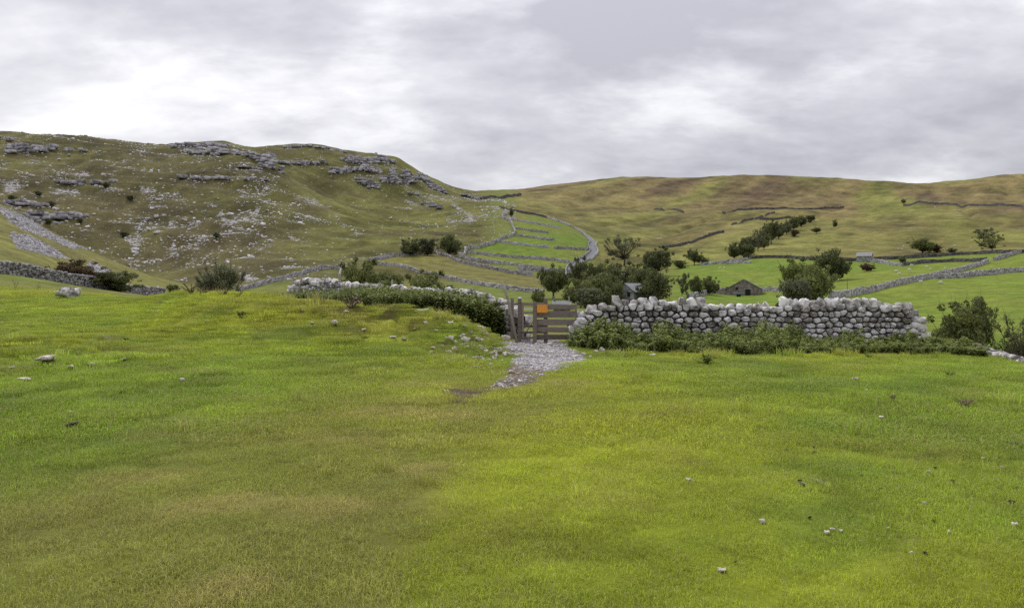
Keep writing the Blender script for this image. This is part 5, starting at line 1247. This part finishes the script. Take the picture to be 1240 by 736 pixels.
def sheep():
    def loft(rings, k=8):
        vs, fs = [], []
        for (c, rx, rz) in rings:
            for j in range(k):
                a = 6.2832 * j / k; vs.append((c[0] , c[1] + math.cos(a) * rx, c[2] + math.sin(a) * rz))
        for i in range(len(rings) - 1):
            for j in range(k): fs.append((i * k + j, i * k + (j + 1) % k, (i + 1) * k + (j + 1) % k, (i + 1) * k + j))
        fs += [tuple(range(k))[::-1], tuple((len(rings) - 1) * k + j for j in range(k))]; return vs, fs
    body = loft([((-.58, 0, .62), .06, .08), ((-.52, 0, .60), .20, .22), ((-.25, 0, .58), .27, .27), ((.10, 0, .58), .27, .27), ((.36, 0, .62), .22, .25), ((.52, 0, .66), .14, .17), ((.62, 0, .55), .10, .13), ((.70, 0, .40), .08, .10), ((.80, 0, .26), .065, .075), ((.87, 0, .18), .04, .045)])
    legs = [tube([(x, y, .5), (x + .02, y, .26), (x, y, .0)], [.075, .045, .04], 6) for x in (-.40, .34) for y in (-.14, .14)]
    v, f = join([body] + legs); fleece = mat_noise('fleece', (.52, .49, .44), (.70, .68, .63), 6, .95, .8, .04)
    me = mesh_obj('sheep', v, f, fleece, smooth=True, link=False).data
    r = random.Random(3)
    spots = [(1122, 323.5, 'grazing'), (1085, 329, 'f'), (1089, 332, 'f'), (1101, 327.5, 'f'), (1104, 321.5, 'f'), (1127, 326.5, 'f'), (1145, 325.5, 'f'), (1138, 331, 'f'), (1115, 342, 'g'), (1139, 343, 'g'), 
             (872, 325, 'k'), (877, 324.5, 'k'), (909, 311.5, 'k'), (1014, 340, 'k'), (1088, 301.5, 'm'), (1092, 301.5, 'm'), (1094, 298.5, 'm'), (1156, 297.5, 'm'), (1176, 300, 'm'), (1132, 251, 'n'), (1158, 254.5, 'n'), (1162, 254.5, 'n'), (797, 289, 'p'), (800, 288.5, 'p'), (823, 290.5, 'p'), (834, 295.5, 'p')]
    lab = dict(f='white sheep grazing in the bright field below the copper bush', g='white sheep just below the slanting field wall', h='white sheep in the lower bright field near the hawthorns', k='white sheep in the bright field around the stone barn',
               m='white sheep on the moor edge above the upper field wall', n='white sheep high on the moor below the long dark wall', p='white sheep on the rough pasture above the tree clump')
    for px, py, k in spots:
        k = 'f' if k == 'grazing' else k
        x, d = hit(px, py + 1, 60); o = bpy.data.objects.new('sheep', me); COL.objects.link(o); sc = .8 if d < 500 else 1.3
        o.location = (x, d, H1(x, d)); o.rotation_euler = (0, 0, r.uniform(-.7, .7) + (math.pi if r.random() < .5 else 0)); o.scale = (sc, sc, sc)
        tag(o, lab[k], 'sheep', 'sheep: ' + lab[k][12:])
sheep()

# ------------------------------------------------------------------ loose stones, droppings, gravel
def loose():
    r = np.random.default_rng(19)
    meshes = []
    for k in range(10):
        v, f = rock_mesh(900 + k, 3, .45, .75); me = mesh_obj('s', v, f, M['rubble'], smooth=True, link=False).data; point_float(me, 'tone', np.full(len(v), r.uniform(-.1, .6))); meshes.append(me)
    def put(name, label, cat, group, px, py, w, h, ms=meshes, sinkf=.25, dmax=45):
        x, d = hit(px, py + h * .3, 3, dmax); me = ms[r.integers(len(ms))]
        o = bpy.data.objects.new(name, me); COL.objects.link(o); s = w / F * d
        o.scale = (s, s * r.uniform(.7, 1.1), max(h / F * d * 1.25, s * .3)); o.location = (x, d, H1(x, d) + o.scale[2] * (.5 - sinkf) + .008); o.rotation_euler = (r.uniform(-.15, .15), r.uniform(-.15, .15), r.uniform(-.6, .6))
        return tag(o, label, cat, group)
    v, f = rock_mesh(1236, 5, .55, 1.1); bm_ = [mesh_obj('s', v, f, M['stone'], link=False).data]; point_float(bm_[0], 'tone', np.full(len(v), -.25))
    put('boulder', 'rounded pale boulder on the rubble flank beside the gate', 'boulder', None, 582, 400, 13, 10)
    put('boulder', 'flat pinkish slab of rock on the very top of the mound', 'boulder', None, 510, 378, 18, 6)
    put('boulder', 'long pale stone against the foot of the gate-side nettles', 'boulder', None, 612.5, 410, 13, 7)
    put('boulder', 'white and grey limestone boulder on the left crest', 'boulder', None, 84, 357, 30, 14, ms=bm_, sinkf=.2, dmax=60)
    put('boulder', 'small white stone touching the limestone boulder on the left crest', 'stone', None, 68, 355, 9, 5, dmax=60)
    put('boulder', 'brownish stone lying at the front of the gate posts', 'stone', None, 666, 418, 8, 5)
    R = [(563.6, 413, 11, 7), (580, 413, 10, 5.5), (546, 410, 7, 5), (541, 413, 5, 4), (557, 408, 6, 3), (550.5, 425, 7, 5), (544, 428, 11, 4), (605, 426, 7, 6), (599, 428, 7, 4), (611, 429, 6, 4), (588, 427, 6, 4), (594, 429, 5, 4), (601, 432, 5, 3), (586, 431, 5, 3), (515.5, 394, 6, 4), (545, 392, 8, 4), (552, 388, 7, 3), (563, 397, 5, 4), (604, 407, 9, 5), (599, 405, 7, 4), (602.7, 417, 6, 3), (576.6, 445, 6, 3), (543, 437, 4, 2.5),
         (508, 427, 5, 3), (525, 443, 4, 2), (583, 423, 5, 3), (560, 419, 5, 4), (570, 404, 5, 3), (590, 411, 5, 3), (574, 420, 5, 3), (536, 420, 4, 2.5), (528, 404, 4, 2.5), (489, 412, 6, 2.5), (476, 409, 9, 2), (502, 400, 5, 3), (367, 377, 5, 3.5), (420, 379, 7, 3), (405, 393, 10, 5), (378, 392, 4, 2.5), (440, 401, 6, 2.5), (592, 436, 5, 2.5), (569, 436, 4, 2), (608, 437, 5, 2.5)]
    for _ in range(55):
        px_, py_ = r.normal(575, 24), r.normal(424, 10)
        if py_ > 398 + max(0, 590 - px_) * .0 and px_ < 618: w_ = r.uniform(2.5, 6); R.append((px_, py_, w_, w_ * .6))
    for a in R: put('rubble_stone', 'pale rubble stone bedded in the rough flank of the mound', 'stone', 'rubble stones on the mound', *a)
    P = [(540, 473.5, 6, 2.5), (592, 472.7, 6, 3), (606, 468, 6, 3), (630, 462, 7, 3), (635, 455, 9, 3.5), (619, 450, 7, 4), (620.6, 460, 5, 3), (650, 448, 7, 3), (628, 452, 5, 3), (642, 451, 5, 2.5), (612, 462, 5, 2.5), (600, 466, 4, 2), (696, 432, 9, 4), (690, 424, 6, 3), (655, 443, 5, 2.5), (664, 447, 5, 3)]
    for a in P: put('path_stone', 'flat pale stone bedded in the earthy end of the gravel path', 'stone', 'stones of the path end', *a, sinkf=.4)
    B = [(721.6, 426, 7, 4), (729, 424, 6, 6), (749, 425, 7, 4), (738, 422, 5, 3), (755, 428, 4, 2), (789, 426.5, 4, 2), (790, 430, 8, 3), (928, 427, 7, 3), (715, 432, 5, 2.5), (707, 429, 6, 3)]
    for a in B: put('loose_stone', 'pale loose stone at the grassy edge of the right-hand nettles', 'stone', 'stones before the nettles', *a, sinkf=.35)
    Fd = [(1035.6, 459.4, 9, 3), (1049.6, 473, 4, 2.5), (1067, 506, 7, 3), (923, 632, 8, 4.5), (1008, 643, 6, 3.5), (1018.6, 645, 6, 4), (1001, 647, 7, 4), (1149.7, 645, 4, 3), (1214, 567.7, 7, 3), (1125, 572, 6, 3), (1120, 610.7, 5, 3.5), (1228, 637, 8, 4), (1104, 671, 5, 4.5), (835, 583, 8, 4), (1075, 641, 4, 3), (1190, 556, 4, 2.5)]
    for a in Fd: put('field_stone', 'small pale stone lying in the turf of the right pasture', 'stone', 'stones in the right pasture', *a, sinkf=.2)
    Fl = [(221, 461, 7, 4.5), (190.7, 377, 4, 3), (111, 442, 11, 4), (57, 436, 20, 2.5), (86, 446, 7, 2.5), (30, 460, 16, 4), (150, 437, 7, 2.5), (251, 390, 5, 2.5), (259, 375, 4, 2.5), (13, 446, 8, 2), (86, 500, 8, 3), (132, 374, 4, 2)]
    for a in Fl: put('field_stone', 'small pale stone lying in the turf of the left pasture', 'stone', 'stones in the left pasture', *a, sinkf=.2)
    put('field_stone', 'brownish flat stone in the turf, the largest in the right pasture', 'stone', None, 874, 691, 12, 3.5, sinkf=.3)
    dm = []
    dmat = mat_noise('dung', (.012, .010, .009), (.035, .028, .022), 20, .7, .6, .01)
    for k in range(5):
        q = np.random.default_rng(k + 60); vs, fs = [], []
        for j in range(5):
            v, f = rock_mesh(950 + k * 7 + j, 2, .7, .3); o = len(vs); c = q.normal(0, .22, 3); c[2] = abs(c[2]) * .3 - .1
            vs += [tuple(p * .62 + c) for p in v]; fs += [tuple(int(i) + o for i in t) for t in f]
        dm.append(mesh_obj('d', vs, fs, dmat, smooth=True, link=False).data)
    for a in [(985.7, 543, 7, 4), (984.7, 549, 5, 3), (971, 588, 9, 3), (969, 583, 5, 3), (1223, 539, 13, 3), (1221, 532.5, 8, 2.5), (1166, 536, 6, 3), (1016, 516, 6, 3), (1084.5, 537, 5, 3), (952.5, 545, 5, 3), (1043.7, 577.5, 5, 3.5), (1224.7, 610, 6, 5), (1132.7, 624, 4, 3), (1128.5, 632, 5, 3), (1133, 568, 4, 3), (1130, 577, 4, 3), (1152, 583, 4, 3), (981, 628, 5, 3), (876, 453.6, 5, 2.5), (1066.6, 593, 5, 3), (1120, 671, 5, 3), (890, 682, 4, 3),
              (85.4, 516, 11, 6), (84, 506, 5, 3.5), (146.7, 475.5, 5, 3), (96, 430, 5, 3), (153, 411, 6, 2.5), (235, 419, 6, 2.5), (218, 435, 6, 2.5), (228, 491, 6, 3)]:
        put('dung_pat', 'small dark sheep dropping lying in the pasture turf', 'dung', 'droppings in the pasture', *a, ms=dm, sinkf=.2)
    # gravel of the path
    T = []; n = 30000; px = r.uniform(580, 716, n); py = r.uniform(405, 480, n)
    hits = []
    for y in np.arange(404, 482, 1.0): hits.append(hit(640, y, 10, 26)[1])
    d = np.interp(py, np.arange(404, 482, 1.0), hits); x = (px - CX) / F * d; z = HT(x, d); py2 = HY - (z - ZC) / d * F
    g = polymask(px + 3 * fbm(x / .5, d / .5, 2), py2, GRAVEL, 3); pm = polymask(px, py2, PATH, 4)
    p = np.clip(g * .8 + pm * .07, 0, 1)
    for i in np.where(r.random(n) < p)[0]:
        s = min(.016 + r.exponential(.011), .07); T.append(((x[i], d[i], z[i] + s * .18), srot((s * 1.25, s, s * .7), r, .5)))
    o = tile('path_gravel', ROCKS[:6], T, M['gravel'], None); tag(o, 'grey-white loose gravel of the path in front of the gate', 'gravel', kind='stuff')
loose()

# ------------------------------------------------------------------ turf: short blades instanced over the near field
def blade_patch(name, seed, n, radius, lmin, lmax, wmin, wmax, dry=.11):
    r = np.random.default_rng(seed); vs, fs, tn, dr = [], [], [], []
    for i in range(n):
        a, q = r.uniform(0, 6.283), radius * math.sqrt(r.random()); b = np.array([math.cos(a) * q, math.sin(a) * q, -.004])
        h = r.uniform(lmin, lmax); isd = r.random() < dry
        if isd: h *= r.uniform(1.0, 1.7)
        th = r.uniform(0, 6.283); lean = r.uniform(.15, .95) if not isd else r.uniform(.4, 1.5); dv = np.array([math.cos(th), math.sin(th), 0]); sd = np.array([-dv[1], dv[0], 0]) * r.uniform(wmin, wmax) * .5
        if isd: sd *= .7
        m = b + dv * h * lean * .30 + np.array([0, 0, h * .62]); t = b + dv * h * lean + np.array([0, 0, h * (1.0 - .22 * lean)])
        o = len(vs); vs += [b - sd, b + sd, m + sd * .8, m - sd * .8, t]; fs += [(o, o + 1, o + 2, o + 3), (o + 3, o + 2, o + 4)]
        tn += [r.uniform(0, 1)] * 5; dr += [r.uniform(.5, 1) if isd else r.uniform(0, .12)] * 5
    o = mesh_obj(name, vs, fs, M['grass'], link=False); point_float(o.data, 'tone', tn); point_float(o.data, 'dry', dr); return o
def turf():
    col = bpy.data.collections.new('blade_patches')
    for k in range(4): col.objects.link(blade_patch('patch_a%d' % k, 10 + k, 170, .15, .016, .044, .0020, .0038))
    for k in range(4): col.objects.link(blade_patch('patch_b%d' % k, 20 + k, 230, .30, .020, .052, .0042, .0085))
    for k in range(2): col.objects.link(blade_patch('patch_c%d' % k, 30 + k, 60, .14, .10, .24, .006, .011, .25))
    for k in range(3): col.objects.link(blade_patch('patch_d%d' % k, 40 + k, 5, .25, .06, .12, .0022, .0034, 1.0))
    r = np.random.default_rng(99)
    def scatter(dens, d0, d1, p0, p1):
        n = int(dens * (p1 - p0) / F * (d1 ** 2 - d0 ** 2) / 2); d = np.sqrt(r.uniform(d0 ** 2, d1 ** 2, n)); px = r.uniform(p0, p1, n); return (px - CX) / F * d, d
    xa, ya = scatter(75, 2.6, 8.5, -320, 1560); xb, yb = scatter(26, 8.0, 26, -200, 1440); xc, yc = scatter(17, 26, 40, -200, 345)
    x = np.concatenate([xa, xb, xc]); y = np.concatenate([ya, yb, yc]); idx = np.concatenate([r.integers(0, 4, len(xa)), r.integers(4, 8, len(xb) + len(xc))])
    xd, yd = scatter(5, 3.2, 13, -60, 1300); x = np.concatenate([x, xd]); y = np.concatenate([y, yd]); idx = np.concatenate([idx, r.integers(10, 13, len(xd))])
    z = HT(x, y); px = CX + F * x / y; py = HY - (z - ZC) / y * F
    sc = r.uniform(.75, 1.3, len(x)) * (1 + .35 * fbm(x / 1.5, y / 1.5, 3, seed=66)) * np.where(y > 26, 1.3, 1.0)
    sc = np.maximum(sc, .85)
    # rough longer grass: mound, nettle edge, scattered tussocks
    m = np.exp(-(((px - 480) / 130) ** 2)) * sstep(17, 18.5, y) + .6 * sstep(17.2, 18.2, y) * (px > 680) + .5 * np.exp(-(((px - 60) / 130) ** 2)) * np.exp(-(((y - 15) / 2.5) ** 2))
    tus = (r.random(len(x)) < .45 * np.clip(m * (.4 + 1.4 * fbm(x / .9, y / .9, 3, seed=67)), 0, 1)) | (r.random(len(x)) < .004 + .03 * np.clip(fbm(x / 1.1, y / 1.1, 3, seed=68) * 3 - .9, 0, 1))
    idx = np.where(tus & (y > 6) & (idx < 10), r.integers(8, 10, len(x)), idx); sc = np.where(tus, sc * r.uniform(.5, 1.05, len(x)), sc)
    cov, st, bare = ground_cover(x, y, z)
    for ox, oy in ((.3, 0), (-.3, 0), (0, .4), (0, -.4)): bare = np.maximum(bare, .85 * ground_cover(x + ox, y + oy, HT(x + ox, y + oy))[2] * (y > 12))
    keep = r.random(len(x)) > bare * 1.05
    behind = ((px > 690) & (px < 1125) & (y > 22.6)) | ((px > 1125) & (y > 24)) | ((px > 345) & (y > 25.5)); keep &= ~behind
    x, y, z, idx, sc, cov = x[keep], y[keep], z[keep], idx[keep], sc[keep], cov[keep]
    me = bpy.data.meshes.new('turf'); me.vertices.add(len(x)); me.vertices.foreach_set('co', np.stack([x, y, z], 1).astype(np.float32).ravel())
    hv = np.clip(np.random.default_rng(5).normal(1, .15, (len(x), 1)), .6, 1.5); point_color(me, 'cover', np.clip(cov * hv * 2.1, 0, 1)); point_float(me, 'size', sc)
    a = me.attributes.new('pick', 'INT', 'POINT'); a.data.foreach_set('value', idx.astype(np.int32)); point_float(me, 'turn', r.uniform(0, 6.283, len(x)))
    o = bpy.data.objects.new('turf_grass', me); COL.objects.link(o); tag(o, 'short grazed green turf covering the near pasture', 'grass', kind='stuff')
    ng = bpy.data.node_groups.new('turf', 'GeometryNodeTree'); ng.interface.new_socket('Geometry', in_out='INPUT', socket_type='NodeSocketGeometry'); ng.interface.new_socket('Geometry', in_out='OUTPUT', socket_type='NodeSocketGeometry')
    gi = ng.nodes.new('NodeGroupInput'); go = ng.nodes.new('NodeGroupOutput')
    ci = ng.nodes.new('GeometryNodeCollectionInfo'); ci.inputs['Collection'].default_value = col; ci.inputs['Separate Children'].default_value = True; ci.inputs['Reset Children'].default_value = True
    mp = ng.nodes.new('GeometryNodeMeshToPoints'); ip = ng.nodes.new('GeometryNodeInstanceOnPoints')
    def attr(n, t):
        q = ng.nodes.new('GeometryNodeInputNamedAttribute'); q.data_type = t; q.inputs['Name'].default_value = n; return q.outputs[0]
    cb = ng.nodes.new('ShaderNodeCombineXYZ'); ng.links.new(attr('turn', 'FLOAT'), cb.inputs[2]); er = ng.nodes.new('FunctionNodeEulerToRotation'); ng.links.new(cb.outputs[0], er.inputs[0])
    ng.links.new(gi.outputs[0], mp.inputs[0]); ng.links.new(mp.outputs[0], ip.inputs['Points']); ng.links.new(ci.outputs[0], ip.inputs['Instance']); ip.inputs['Pick Instance'].default_value = True
    ng.links.new(attr('pick', 'INT'), ip.inputs['Instance Index']); ng.links.new(er.outputs[0], ip.inputs['Rotation']); ng.links.new(attr('size', 'FLOAT'), ip.inputs['Scale'])
    ng.links.new(ip.outputs[0], go.inputs[0]); md = o.modifiers.new('turf', 'NODES'); md.node_group = ng
    print('turf patches', len(x))
turf()
